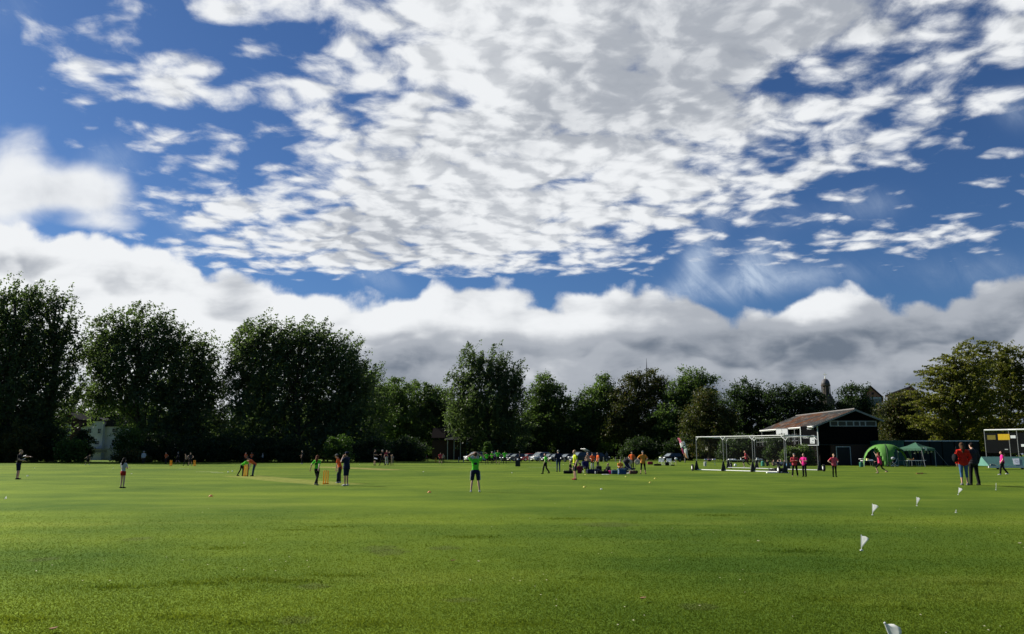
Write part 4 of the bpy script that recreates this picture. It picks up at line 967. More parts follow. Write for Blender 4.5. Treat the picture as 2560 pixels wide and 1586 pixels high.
for k in range(10):
    a0, a1 = k * 0.6283, (k + 0.6) * 0.6283
    f = lambda a, r: on_cover(2532 + r * math.cos(a) * 4.6 + r * math.sin(a) * 2, 0.46 + r * math.sin(a) * 0.17) + Vector((0, -0.02, 0.015))
    b.poly([f(a0, 1), f(a1, 1), f(a1, 0.7), f(a0, 0.7)])
b.build('emblem', mat('grey_print', (0.25, 0.27, 0.28)), cv)
for px, w in ((2465, 9), (2560, 14)):
    MB().tube([on_cover(px - w, 0.02), on_cover(px - w * 0.5, 0.16), on_cover(px, 0.2), on_cover(px + w * 0.5, 0.14), on_cover(px + w, 0.02)], 0.03, 6).build('strap', mat('pale_strap', (0.45, 0.42, 0.32)), cv)

# ------------------------------------------------------------------ people
def cloth(name, rgb, tr=0.25): return mat(name, rgb, 0.85, spec=0.1, var=0.14, scale=9.0, bump=0.35, translucent=tr)
CL = dict(
    green=cloth('neon_green_cloth', (0.16, 0.80, 0.06), 0.35), orange=cloth('orange_cloth', (0.98, 0.21, 0.06), 0.4), amber=cloth('amber_cloth', (0.98, 0.42, 0.07), 0.4),
    pink=cloth('pink_cloth', (0.86, 0.07, 0.20), 0.35), magenta=cloth('magenta_cloth', (0.86, 0.04, 0.33), 0.35), redpink=cloth('faded_red_cloth', (0.55, 0.07, 0.09), 0.3),
    coral=cloth('coral_cloth', (0.90, 0.13, 0.19), 0.35), maroon=cloth('maroon_cloth', (0.25, 0.03, 0.06)), yellow=cloth('yellow_cloth', (0.62, 0.74, 0.04), 0.35), red=cloth('red_cloth', (0.72, 0.035, 0.02), 0.3),
    white=cloth('white_cloth', (0.62, 0.62, 0.62), 0.3), grey=cloth('grey_cloth', (0.20, 0.20, 0.20)), tan=cloth('tan_cloth', (0.42, 0.32, 0.25), 0.2), navy=cloth('navy_cloth', (0.012, 0.018, 0.045), 0.05),
    black=cloth('black_cloth', (0.010, 0.010, 0.012), 0.03), charcoal=cloth('charcoal_cloth', (0.035, 0.033, 0.038), 0.05), blue=cloth('blue_cloth', (0.022, 0.022, 0.10), 0.1), jeans=cloth('denim', (0.055, 0.12, 0.23), 0.1),
    darkjeans=cloth('dark_denim', (0.03, 0.06, 0.11), 0.05), shorts_red=cloth('red_shorts_cloth', (0.50, 0.03, 0.025), 0.2), beige=cloth('beige_cloth', (0.40, 0.30, 0.22), 0.2))
SKIN = [mat('fair_skin', (0.56, 0.33, 0.24), 0.55, var=0.06), mat('tanned_skin', (0.36, 0.19, 0.12), 0.55, var=0.06)]
HAIR = dict(brown=mat('brown_hair', (0.07, 0.035, 0.018), 0.8, spec=0.1, var=0.3, scale=40), dark=mat('dark_hair', (0.014, 0.010, 0.008), 0.8, spec=0.1, var=0.3, scale=40), grey=mat('grey_hair', (0.30, 0.29, 0.27), 0.8, spec=0.1, var=0.2, scale=40),
            blond=mat('blond_hair', (0.38, 0.26, 0.13), 0.8, spec=0.1, var=0.2, scale=40), auburn=mat('auburn_hair', (0.15, 0.05, 0.025), 0.8, spec=0.1, var=0.3, scale=40))
PENDING = []
def remeshed(mb, name, m, parent, voxel):
    o = mb.build(name, m, parent); md = o.modifiers.new('r', 'REMESH'); md.mode = 'VOXEL'; md.voxel_size = voxel; md.use_smooth_shade = True
    s = o.modifiers.new('s', 'SMOOTH'); s.factor = 0.5; s.iterations = 2
    PENDING.append(o); return o
def fix_pending():
    bpy.context.view_layer.update(); dg = bpy.context.evaluated_depsgraph_get()
    for o in PENDING:
        me = bpy.data.meshes.new_from_object(o.evaluated_get(dg)); extra = o.get('_x'); o.modifiers.clear(); o.data = me; me.name = o.name.split('.')[0]
        me.polygons.foreach_set('use_smooth', [True] * len(me.polygons))
        f = FINGERS.get(o.name)
        if f is not None:
            bm = bmesh.new(); bm.from_mesh(me); bm.from_mesh(f); bm.to_mesh(me); bm.free()
    PENDING.clear()
FINGERS = {}
V = Vector
def L2(a, b, t): return V(a).lerp(V(b), t)
ARMS = dict(
    down=[(.27, -.03, 1.13), (.28, .08, .89)], hips=[(.40, -.10, 1.19), (.21, .07, 1.03)], folded=[(.25, .06, 1.15), (-.05, .24, 1.20)], front=[(.25, .06, 1.16), (.12, .30, 1.12)],
    head=[(.33, .10, 1.56), (.09, .06, 1.70)], face=[(.22, .20, 1.22), (.05, .20, 1.50)], swing_f=[(.26, .08, 1.16), (.24, .30, 1.05)], swing_b=[(.27, -.20, 1.18), (.30, -.30, .98)], out=[(.36, -.05, 1.18), (.46, .02, .95)],
    reach=[(.24, .22, 1.34), (.18, .48, 1.36)], hang=[(.22, .02, 1.13), (.20, .04, .87)], up=[(.30, .12, 1.50), (.22, .22, 1.72)], lap=[(.26, .05, 1.15), (.12, .26, 1.00)], low=[(.30, .0, 1.12), (.20, .16, .90)], back=[(.28, -.18, 1.17), (.24, -.34, .93)])
LEGS = dict(
    stand=[[(.10, .02, .50), (.11, -.01, .08)], [(.10, .02, .50), (.11, -.01, .08)]], apart=[[(.14, .02, .50), (.19, -.01, .08)], [(.14, .02, .50), (.19, -.01, .08)]],
    walk=[[(.10, .16, .52), (.10, .22, .08)], [(.10, -.05, .50), (.10, -.30, .13)]], run=[[(.10, .30, .60), (.10, .18, .22)], [(.10, -.14, .52), (.10, -.48, .30)]], stride=[[(.11, .18, .53), (.12, .28, .08)], [(.11, -.08, .50), (.12, -.28, .10)]],
    bentback=[[(.12, -.02, .50), (.14, -.10, .08)], [(.16, -.10, .50), (.22, -.36, .09)]],
    sit=[[(.14, .36, .38), (.16, .52, .06)], [(.14, .34, .36), (.14, .50, .06)]], kneel=[[(.12, .28, .10), (.12, -.15, .07)], [(.12, .30, .10), (.14, -.13, .07)]], chair=[[(.12, .44, .50), (.13, .46, .07)], [(.12, .44, .50), (.13, .46, .07)]],
    lie=[[(.12, .44, .28), (.12, .86, .07)], [(.12, .46, .16), (.14, .90, .07)]])
def person(label, px, py, hpx, yaw, top='black', bottom='black', arms=('down', 'down'), legs='stand', lean=0.0, side=0.0, hair='brown', hairlen=0, cap=None, sleeve='short', blen='long',
           bulk=1.0, skin=0, shoes='black', pel=None, group=None, dist=None, H=None, hood=False, pads=None, back_print=None, capsty='cap', headpitch=0.0, z0=0.0, stripe=False):
    g = ground(px, py) if dist is None else gpt(px, dist)
    if dist is not None: pass
    Hm = H or hpx * mpp(g.y); k = Hm / 1.75; g.z += z0
    root = empty('person', g, math.radians(yaw), label, 'person', group); root.scale = (k, k, k)
    px_m = mpp(g.y) / k                       # source pixels in unit-figure metres
    vox = min(0.034, max(0.013, px_m * 0.55))
    lg = LEGS[legs]; pel = V(pel) if pel else V((0, 0, {'sit': .13, 'lie': .13, 'kneel': .26, 'chair': .50}.get(legs, .94)))
    drop = pel - V((0, 0, .94))
    R = RX(-lean) @ RY(side)
    def up(p): return pel + R @ (V(p) - V((0, 0, .94)))
    hd = up((0, .03, 1.625)); neck0, neck1 = up((0, -.01, 1.42)), up((0, .005, 1.54))
    J = []
    for i, s in enumerate((-1, 1)):
        a = arms[i]
        if isinstance(a, str): e, w = ARMS[a]; e, w = V((s * e[0], e[1], e[2])), V((s * w[0], w[1], w[2])); e, w = up(e), up(w)
        else: e, w = V(a[0]), V(a[1])
        if legs in ('stand', 'apart', 'walk', 'run', 'stride', 'bentback') and arms[i] == 'hang': e, w = up((s * .19, .0, 1.42)) + V((s * .03, .02, -.29)), up((s * .19, .0, 1.42)) + V((s * .0, .06, -.54))
        sh = up((s * .185 * (0.6 + 0.4 * bulk), -.005, 1.405)); hp = pel + V((s * .095, 0, -.02))
        kn, an = lg[i]; kn, an = V((s * kn[0], kn[1], kn[2])), V((s * an[0], an[1], an[2])); kn = kn + V((pel.x * .5, pel.y * .5, 0)) * (legs in ('stand', 'apart', 'bentback'))
        J.append((sh, e, w, hp, kn, an, s))
    bw = bulk
    def torso(b, inf, z_lo, z_hi=1.42):
        for z, rx, ry, rz in ((1.30, .165, .105, .15), (1.20, .155, .105, .15), (1.08, .145, .105, .15), (0.98, .160, .115, .13), (0.90, .168, .118, .11)):
            if z >= z_lo - 0.02: b.ball(up((0, 0, z)), (rx * bw + inf, ry * (0.4 + .6 * bw) + inf + (0.03 * (bw - 1) * 6 if z < 1.2 else 0), rz + inf * .5), 2, R)
        b.tube([up((-.155 * bw, 0, 1.385)), up((0, 0, 1.425)), up((.155 * bw, 0, 1.385))], [.058 + inf, .066 + inf, .058 + inf], 8)
    # body: one continuous skin surface
    b = MB(); torso(b, -0.012, 0.9)
    b.tube([neck0, neck1], [.062, .052], 8)
    b.ball(hd + R @ V((0, -.005, .03)), (.077, .098, .098), 2, R); b.ball(hd + R @ V((0, .030, -.045)), (.056, .066, .068), 2, R)
    b.tube([hd + R @ V((0, .09, .015)), hd + R @ V((0, .120, -.022)), hd + R @ V((0, .095, -.032))], [.012, .018, .012], 6)
    for s in (-1, 1): b.ball(hd + R @ V((s * .080, .0, -.005)), (.014, .024, .034), 1, R)
    fm = MB()
    for sh, e, w, hp, kn, an, s in J:
        b.tube([sh, L2(sh, e, .5), e], [.054, .048, .040], 8); b.ball(sh, .056, 1); b.ball(e, .041, 1)
        b.tube([e, L2(e, w, .35), w], [.040, .041, .027], 8)
        d = (w - e).normalized(); pc_ = w + d * .055; q = d.to_track_quat('Y', 'Z').to_matrix()
        b.ball(pc_, (.040, .056, .020), 2, q)
        for f in range(4):
            o_ = q @ V(((f - 1.5) * .019, .045, 0)); ln = (.062, .075, .070, .052)[f]; c_ = q @ V((0, ln * .55, -.010)); c2_ = q @ V((0, ln * .8, -.034))
            fm.tube([pc_ + o_ * .7, pc_ + o_, pc_ + o_ + c_, pc_ + o_ + c2_], [.010, .0095, .0085, .007], 5)
        fm.tube([pc_ + q @ V((-s * .028, -.02, 0)), pc_ + q @ V((-s * .052, .015, -.008)), pc_ + q @ V((-s * .050, .048, -.020))], [.012, .0105, .008], 5)
        b.tube([hp, L2(hp, kn, .5), kn], [.082 * (.6 + .4 * bw), .070, .050], 8); b.ball(kn, .051, 1)
        b.tube([kn, L2(kn, an, .35), an], [.049, .052, .034], 8)
        fd = V((s * .06, 1, 0)).normalized() if legs not in ('lie',) else V((0, .3, .95))
        b.tube([an, an + V((0, -.02, -.03)), an + fd * .13 + V((0, 0, -.05))], [.034, .036, .026], 7)
    body = remeshed(b, 'body', SKIN[skin], root, vox)
    fm_me = bpy.data.meshes.new('f'); fm.bm.to_mesh(fm_me); fm.bm.free(); FINGERS[body.name] = fm_me
    # shirt or jacket
    b = MB(); inf = .014 + (.010 if sleeve == 'coat' else 0)
    torso(b, inf, 0.90 if sleeve == 'coat' or legs in ('stand', 'apart', 'walk', 'stride', 'run') else 0.98)
    for sh, e, w, hp, kn, an, s in J:
        if sleeve == 'short': b.tube([sh, L2(sh, e, .72)], [.068, .066], 8); b.ball(sh, .070, 1)
        elif sleeve == 'none': b.ball(sh, .064, 1)
        else: b.tube([sh, e, w], [.070 + inf * .4, .056 + inf * .4, .042 + inf * .3], 8); b.ball(sh, .072, 1); b.ball(e, .056 + inf * .4, 1)
    if hood: b.ball(up((0, -.07, 1.45)), (.11, .08, .075), 2, R)
    b.tube([neck0, L2(neck0, neck1, .45)], [.080, .066], 8)
    shirt = remeshed(b, 'jacket' if sleeve == 'coat' else 'shirt', CL[top], root, vox)
    if back_print:
        z_ = 1.25; q = MB(); yb = -.125 * (0.4 + .6 * bw) - .012
        q.ball(up((0, yb, z_)), (.085, .012, .055), 2, R); q.build('back_print', CL[back_print], shirt)
    # trousers, shorts or leggings
    b = MB(); fit = .012 if blen in ('long', 'crop') else .022
    b.ball(pel + V((0, 0, .0)), (.165 * (.5 + .5 * bw) + fit, .118 * (.4 + .6 * bw) + fit, .10), 2); b.ball(pel + V((0, -.01, -.06)), (.155 * (.5 + .5 * bw) + fit, .115 * bw + fit, .085), 2)
    for sh, e, w, hp, kn, an, s in J:
        th = .086 * (.5 + .5 * bw) + fit
        if blen == 'shorts': b.tube([hp, L2(hp, kn, .55), L2(hp, kn, .95)], [th, .088, .080], 8)
        elif blen == 'mini': b.tube([hp, L2(hp, kn, .45)], [th, .085], 8)
        elif blen == 'crop': b.tube([hp, L2(hp, kn, .5), kn, L2(kn, an, .45)], [th, .082, .062, .056], 8); b.ball(kn, .062, 1)
        elif blen == 'loose': b.tube([hp, L2(hp, kn, .5), kn, L2(kn, an, .5), an], [th, .090, .076, .070, .066], 8); b.ball(kn, .075, 1)
        else: b.tube([hp, L2(hp, kn, .5), kn, L2(kn, an, .4), an], [th, .083, .062, .062, .047], 8); b.ball(kn, .062, 1)
    tr_ = remeshed(b, 'shorts' if blen in ('shorts', 'mini') else 'trousers', CL[bottom], root, vox)
    if stripe:
        for sh, e, w, hp, kn, an, s in J:
            MB().tube([hp + V((s * .105, -.01, 0)), L2(hp, kn, .5) + V((s * .098, -.02, 0)), L2(hp, kn, .92) + V((s * .085, -.01, 0))], .018, 6).build('side_stripe', CL['white'], tr_)
    # shoes
    for sh, e, w, hp, kn, an, s in J:
        fd = V((s * .06, 1, 0)).normalized(); b = MB()
        if legs == 'lie': b.tube([an + V((0, .02, -.02)), an + V((0, .04, .17))], [.045, .038], 8)
        else: b.tube([an + V((0, -.06, -.045)), an + V((0, .0, -.035)), an + fd * .10 + V((0, 0, -.048)), an + fd * .175 + V((0, 0, -.056))], [.034, .044, .038, .022], 8)
        b.ball(an + V((0, 0, -.015)), (.044, .050, .042), 1); b.build('shoe', CL[shoes] if isinstance(shoes, str) else shoes, root, smooth=True)
        if pads:
            q = MB(); fr_ = V((0, .055, 0)); q.tube([an + fr_ + V((0, .03, 0)), L2(an, kn, .5) + fr_, kn + fr_, kn + fr_ + V((0, 0, .14))], [.062, .075, .080, .050], 8); q.build('batting_pad', CL[pads], root, smooth=True)
    # hair and headwear
    b = MB(); b.ball(hd + R @ V((0, -.022, .040)), (.088, .100, .098), 2, R)
    if hairlen >= 1: b.ball(hd + R @ V((0, -.045, -.03)), (.105, .085, .13), 2, R); b.ball(hd + R @ V((0, -.022, .035)), (.100, .110, .108), 2, R)
    if hairlen >= 2: b.tube([hd + R @ V((0, -.07, -.02)), hd + R @ V((0, -.11, -.14)), hd + R @ V((0, -.135, -.30))], [.080, .088, .045], 8); b.ball(hd + R @ V((.0, -.10, -.12)), (.105, .06, .13), 2, R)
    if hairlen == -1: b.ball(hd + R @ V((0, -.12, .07)), (.04, .04, .05), 1, R); b.tube([hd + R @ V((0, -.13, .06)), hd + R @ V((0, -.18, -.06))], [.035, .015], 6)
    remeshed(b, 'hair', HAIR[hair], root, vox)
    if cap:
        b = MB()
        if capsty == 'cap': b.ball(hd + R @ V((0, -.012, .065)), (.094, .108, .080), 2, R); b.prism([(-.07, .06), (.07, .06), (.06, .17), (0, .19), (-.06, .17)], 'z', .055, .066)
        else: b.ball(hd + R @ V((0, -.01, .07)), (.098, .110, .085), 2, R); b.lathe([(.17, .052), (.165, .064), (.09, .075)], n=16)
        for v in b.bm.verts:
            pass
        # the brim was built round the origin: move it on to the head
        isl = [v for v in b.bm.verts if (v.co - hd).length > .4] if hd.length > .75 else []
        for v in isl: v.co = hd + R @ v.co
        b.build('cap' if capsty == 'cap' else 'sun_hat', CL[cap], root, smooth=True)
    return root
TO, AW, LF, RT = 180, 0, 90, -90          # facing the camera, away, left, right
FG = 'players and helpers on the field'
person('person in black top and shorts holding both hands up, nearest the left edge', 43, 1199, 72, RT + 12, 'black', 'navy', ('reach', 'front'), 'stand', sleeve='short', blen='shorts', hair='blond', lean=.06, group=FG)
person('dim figure standing in the tree shade beyond the left edge player', 104, 1156, 20, TO, 'charcoal', 'black', hair='dark', group=FG)
person('runner leaning to the right in front of the bright green shrub', 218, 1163, 27, RT, 'charcoal', 'black', ('swing_f', 'back'), 'stride', lean=.45, blen='crop', shoes='white', hair='brown', group=FG)
person('girl with long dark hair, white T-shirt and red shorts seen from behind', 305, 1221, 73, AW - 25, 'white', 'shorts_red', ('folded', 'folded'), 'stand', blen='mini', hair='dark', hairlen=2, bulk=.92, group=FG)
person('person in baggy white jacket and white hat near the white house', 358, 1160, 30.5, TO, 'white', 'charcoal', ('low', 'low'), 'stand', sleeve='coat', cap='white', capsty='hat', bulk=1.25, group=FG)
person('batter in orange shirt at the far left wicket', 414, 1161, 29, TO - 30, 'orange', 'charcoal', ('hips', 'folded'), 'stand', hair='brown', group=FG)
person('dark clothed person with a pale head between the two far left wickets', 444, 1160, 29, LF, 'charcoal', 'black', ('low', 'down'), 'walk', hair='grey', blen='shorts', group=FG)
person('walking person in pinkish grey top, left of the darker bowler', 464.5, 1164.5, 29, LF + 10, 'beige', 'black', ('back', 'down'), 'stride', lean=.15, hair='dark', group=FG)
person('bare armed person in dark vest beside the right hand far wicket', 475, 1165, 32, TO + 20, 'charcoal', 'charcoal', ('hips', 'hips'), 'apart', sleeve='none', blen='shorts', hair='brown', bulk=1.1, group=FG)
kp = person('wicket keeper in green bending over the yellow stumps', 607, 1190.5, 47, RT - 10, 'green', 'black', ('hang', 'hang'), 'bentback', lean=.95, pel=(0, -.10, .86), hair='blond', H=1.62, group=FG)
bt = person('batter in orange bending forward over a bat at the left wicket', 631, 1191, 50, LF + 5, 'orange', 'darkjeans', ('hang', 'hang'), 'stand', lean=.85, pel=(0, -.14, .92), hair='dark', cap='charcoal', H=1.66, group=FG)
person('orange shirted person half hidden behind the wicket keeper', 614, 1159, 26, TO, 'orange', 'charcoal', ('folded', 'folded'), hair='auburn', group=FG)
person('orange shirted person half hidden behind the bending batter', 628.5, 1158, 26, TO, 'orange', 'charcoal', ('folded', 'folded'), hair='auburn', group=FG)
person('person in a blue top in the tree shade right of the bending batter', 641, 1156, 22, TO, 'blue', 'black', ('hips', 'hips'), hair='dark', group=FG)
person('shaded person with white sleeve standing right of the person in blue', 656, 1157, 23, LF, 'white', 'black', ('front', 'down'), hair='grey', group=FG)
person('slim dark person with a white shoulder standing alone behind the bowler', 755, 1160, 32, LF, 'charcoal', 'black', ('down', 'front'), 'stand', hair='grey', shoes='white', bulk=.85, group=FG)
person('bowler in green shirt and black leggings walking past the near stumps', 791, 1214, 73, AW - 20, 'green', 'black', ('out', 'swing_b'), 'walk', hair='auburn', hairlen=2, back_print='black', shoes='grey', bulk=.95, group=FG)
person('crouching batter in orange top, grey cap and dark pads beside the umpire', 848, 1208, 69, LF, 'orange', 'charcoal', ('hang', 'hang'), 'apart', lean=.30, pel=(0, -.03, .92), hair='brown', cap='grey', pads='navy', shoes='white', H=1.66, group=FG)
person('umpire in navy shirt and long navy shorts with a hand at the face', 865, 1215, 82, LF - 25, 'navy', 'navy', ('face', 'face'), 'stand', sleeve='short', blen='shorts', hair='dark', cap='navy', skin=1, shoes='white', bulk=1.22, group=FG)
person('dark clothed person holding a white sheet left of the far right trio', 936.5, 1164, 39, RT - 20, 'black', 'black', ('front', 'front'), blen='shorts', hair='brown', group=FG)
person('person in black with grey hair at the left of the far trio', 956, 1164, 38, LF - 20, 'black', 'black', ('folded', 'folded'), 'stride', hair='grey', group=FG)
person('person in maroon top with a white collar in the middle of the far trio', 966.5, 1163, 36, TO, 'maroon', 'white', ('folded', 'down'), hair='brown', bulk=.85, group=FG)
person('burly man in black at the right of the far trio', 973, 1163.5, 36, AW, 'black', 'black', ('front', 'front'), hair='dark', bulk=1.15, group=FG)
person('small child in pale clothes right of the far trio', 980.5, 1163, 26, TO, 'beige', 'beige', ('front', 'front'), hair='brown', group=FG)
person('tiny child in faded pink beyond the far middle wicket', 1066.5, 1152, 14, LF, 'pink', 'beige', ('down', 'down'), hair='blond', group=FG)
person('batter in pink top and black shorts at the far middle wicket', 1101, 1161, 29, AW, 'redpink', 'black', ('low', 'low'), 'apart', blen='shorts', hair='dark', bulk=1.15, group=FG)
person('person in amber mostly hidden behind the pink shirted batter', 1108, 1159, 24, AW, 'tan', 'black', ('down', 'down'), hair='brown', group=FG)
person('boy in green shirt and navy striped shorts with both hands on his head', 1188, 1231, 96, AW + 4, 'green', 'navy', ('head', 'head'), 'apart', blen='shorts', hair='brown', back_print='charcoal', shoes='white', bulk=.98, stripe=True, group=FG)
person('person in maroon walking right behind the boy with raised arms', 1199, 1157, 27, RT, 'maroon', 'navy', ('down', 'back'), 'stride', hair='dark', group=FG)
person('leftmost green shirted fielder of the far row of four', 1217, 1161, 29, AW, 'green', 'black', ('hips', 'hips'), 'apart', hair='dark', bulk=1.1, group=FG)
person('second green shirted fielder of the far row wearing a white cap', 1230, 1160.5, 30, TO, 'green', 'black', ('folded', 'folded'), 'stand', hair='grey', cap='white', group=FG)
person('person in pale grey top and white cap between the green shirted fielders', 1236.5, 1157, 29, TO, 'white', 'maroon', ('folded', 'folded'), 'stand', hair='grey', cap='white', group=FG)
person('third green shirted fielder of the far row with bare head and hands on hips', 1244.5, 1161, 34, AW, 'green', 'charcoal', ('hips', 'hips'), 'apart', hair='blond', bulk=1.0, blen='crop', group=FG)
person('rightmost green shirted fielder of the far row with hands on hips', 1262, 1160, 32, AW, 'green', 'black', ('hips', 'hips'), 'apart', hair='dark', bulk=1.05, group=FG)
person('dark clothed person walking in front of the parked cars', 1299, 1155.5, 26, RT, 'black', 'black', ('down', 'down'), 'walk', hair='grey', group=FG)
person('walker in green shirt and black trousers going left before the cars', 1364, 1185, 50, LF - 15, 'green', 'black', ('down', 'back'), 'walk', hair='dark', bulk=.95, blen='loose', group=FG)
person('tall person in navy jacket and blue jeans seen from behind', 1396, 1180, 53, AW + 10, 'navy', 'darkjeans', ('front', 'low'), 'stand', sleeve='coat', hair='grey', group=FG)
person('man in yellow T-shirt and dark shorts standing in front of the seated group', 1438, 1200, 72, LF + 15, 'yellow', 'charcoal', ('down', 'back'), 'stand', blen='shorts', hair='blond', shoes='redpink', bulk=1.02, group=FG)
SG = 'people gathered on the grass by the kit bags'
person('person kneeling in black at the left end of the seated group', 1426, 1184, 45, RT - 20, 'black', 'black', ('lap', 'lap'), 'kneel', hair='blond', H=1.7, group=SG)
person('person sitting behind the man in yellow with a dark hooded top', 1450, 1184, 45, AW, 'maroon', 'charcoal', ('lap', 'lap'), 'sit', hair='dark', hairlen=1, H=1.66, sleeve='coat', group=SG)
person('person wrapped in a blue jacket sitting on a camping chair', 1464, 1183, 45, TO + 15, 'blue', 'black', ('lap', 'lap'), 'chair', hair='dark', H=1.72, sleeve='coat', bulk=1.12, group=SG)
person('bald man in tan shirt with folded arms behind the blue jacket', 1470, 1173, 41, LF - 40, 'tan', 'black', ('folded', 'folded'), 'stand', hair='grey', bulk=1.25, group=SG)
person('batter in orange wearing white pads in the standing trio', 1481.5, 1173.5, 39, TO - 10, 'orange', 'charcoal', ('low', 'front'), 'stand', hair='dark', cap='charcoal', pads='white', group=SG)
person('person in orange shirt and dark trousers at the right of the standing trio', 1495, 1174, 41, LF + 20, 'orange', 'black', ('down', 'down'), 'stand', hair='brown', bulk=1.0, group=SG)
person('person in black sitting low with a pale peaked cap', 1521, 1185, 45, LF + 40, 'black', 'black', ('lap', 'lap'), 'sit', hair='brown', cap='beige', H=1.6, sleeve='coat', bulk=1.1, group=SG)
person('person in amber T-shirt and grey cap sitting on the grass', 1551, 1180, 45, TO, 'amber', 'black', ('front', 'front'), 'sit', hair='grey', cap='grey', H=1.72, bulk=1.1, pel=(0, 0, .28), group=SG)
person('person in black sitting sideways beside the pushchair', 1567, 1181, 45, LF, 'black', 'charcoal', ('lap', 'lap'), 'sit', hair='auburn', hairlen=1, H=1.7, sleeve='coat', pel=(0, 0, .3), group=SG)
person('person in orange red shirt with a hand on the hip behind the folded chair', 1581, 1176, 46, LF + 60, 'orange', 'black', ('down', 'hips'), 'stand', hair='dark', cap='charcoal', group=SG)
person('woman in amber T-shirt and black cropped leggings with hands on hips', 1608, 1186, 56, TO, 'amber', 'black', ('hips', 'hips'), 'apart', hair='brown', cap='grey', blen='crop', bulk=1.22, group=FG)
person('runner in red pink shirt inside the net cage with flying ponytail', 1867, 1173, 45, LF - 20, 'redpink', 'black', ('front', 'swing_b'), 'run', hair='auburn', hairlen=-1, shoes='white', lean=.1, blen='crop', group=FG)
person('person in faded red sweatshirt with folded arms left of the magenta one', 1988, 1192, 56, TO - 15, 'redpink', 'black', ('folded', 'folded'), 'apart', sleeve='long', hair='dark', cap='grey', blen='loose', bulk=1.18, shoes='beige', group=FG)
person('person in magenta T-shirt and black trousers turned half left before the pavilion', 2012, 1192, 56, LF + 40, 'magenta', 'black', ('folded', 'hips'), 'stand', hair='brown', blen='loose', bulk=1.08, group=FG)
person('person in coral pink T-shirt with hands on hips before the pavilion door', 2087, 1193, 56, TO, 'coral', 'black', ('hips', 'hips'), 'stand', hair='blond', bulk=1.08, group=FG)
person('running player in pink top and black leggings in front of the dome tent', 2202, 1188, 54, LF - 30, 'pink', 'black', ('up', 'down'), 'run', hair='auburn', hairlen=1, blen='crop', bulk=1.12, shoes='beige', lean=.1, group=FG)
person('woman with brown hair in red hooded jacket and rolled blue jeans seen from behind', 2413, 1213.5, 103, AW - 8, 'red', 'jeans', ('low', 'low'), 'stand', sleeve='coat', hair='brown', hairlen=2, hood=True, blen='crop', shoes='grey', bulk=1.08, group='couple walking by the boundary flags')
person('man in black jacket and trousers walking close beside the woman in red', 2438, 1213, 102, AW + 10, 'charcoal', 'black', ('front', 'down'), 'apart', sleeve='coat', hair='dark', blen='loose', bulk=1.15, group='couple walking by the boundary flags')
person('person in magenta T-shirt and black trousers walking left by the pitch cover', 2509, 1188, 58, LF - 20, 'magenta', 'black', ('low', 'hips'), 'walk', hair='brown', hairlen=-1, blen='loose', bulk=1.1, shoes='white', group=FG)
person('grey haired helper in dark clothes sitting under the dome tent', 2191, 1160, 45, LF + 20, 'charcoal', 'black', ('lap', 'lap'), 'chair', hair='grey', dist=103, H=1.68, sleeve='coat', pel=(0, 0, .62))
person('dim helper standing in the dark beside the open tailgate', 1517, 1152, 24, AW, 'grey', 'black', ('down', 'low'), 'stand', hair='grey', dist=160, H=1.75)
for x_, lab, tp_, h_ in ((1917, 'child sitting in dark clothes at the left of the row by the pavilion steps', 'charcoal', 'dark'), (1933, 'child sitting in cream clothes in the row by the pavilion steps', 'beige', 'blond'),
                     (1944, 'child sitting in navy in the row by the pavilion steps', 'navy', 'brown'), (1951, 'child sitting in white in the row by the pavilion steps', 'white', 'dark'), (1960, 'child sitting in grey at the right of the row by the pavilion steps', 'grey', 'brown')):
    person(lab, x_, 1160, 20, TO, tp_, 'charcoal', ('lap', 'lap'), 'sit', hair=h_, dist=104, H=1.45, group='children sitting below the pavilion')
fix_pending()

# ------------------------------------------------------------------ cricket gear
orange_pl = mat('orange_yellow_plastic', (0.95, 0.50, 0.03), 0.4, var=0.05, translucent=0.2)
def stumps(label, px, py, h=0.72):
    g = ground(px, py); r = empty('wicket', g, math.radians(12), label, 'stumps', 'plastic cricket wickets on the field')
    MB().box((0, 0, 0.03), (0.34, 0.16, 0.06), bev=0.015).build('base', orange_pl, r)
    for k in (-1, 0, 1): MB().tube([(k * 0.115, 0, 0.05), (k * 0.115, 0, h - 0.03), (k * 0.115, 0, h)], [0.034, 0.032, 0.018], 8).build('stump', orange_pl, r)
    for s in (-1, 1): MB().tube([(s * 0.01, 0, h + 0.008), (s * 0.115, 0, h + 0.008)], 0.010, 6).build('bail', orange_pl, r)
stumps('yellow wicket at the far left between the orange batter and the pale headed person', 427, 1165)
stumps('yellow wicket at the far left beside the person in dark vest', 486, 1165.5)
stumps('yellow stumps between the bending keeper and batter', 614, 1191, 0.78)
stumps('yellow stumps standing beside the bowler in green', 814, 1211)
stumps('small orange wicket beside the pink shirted batter in the distance', 1089.5, 1157)
wood_bat = mat('willow_wood', (0.55, 0.40, 0.22), 0.5, var=0.12)
def bat(label, loc, rot, m_=wood_bat, grip='black', L=0.84, name='cricket_bat'):
    r = empty(name, loc, 0, label, 'cricket bat'); r.rotation_euler = rot
    MB().prism([(-0.054, -0.005), (0.054, -0.005), (0.050, 0.012), (0.0, 0.034), (-0.050, 0.012)], 'z', 0, L * 0.66).build('blade', m_, r)
    MB().tube([(0, 0, L * 0.64), (0, 0, L * 0.68), (0, 0, L)], [0.020, 0.017, 0.018], 8).build('handle', mat('black_plastic', (0.012, 0.012, 0.014)), r)
g = ground(619.5, 1191.5)
bat('dark cricket bat standing upright under the bending batter', g, (0, math.radians(2), math.radians(80)), mat('dark_bat', (0.02, 0.015, 0.02), 0.4), L=0.92)
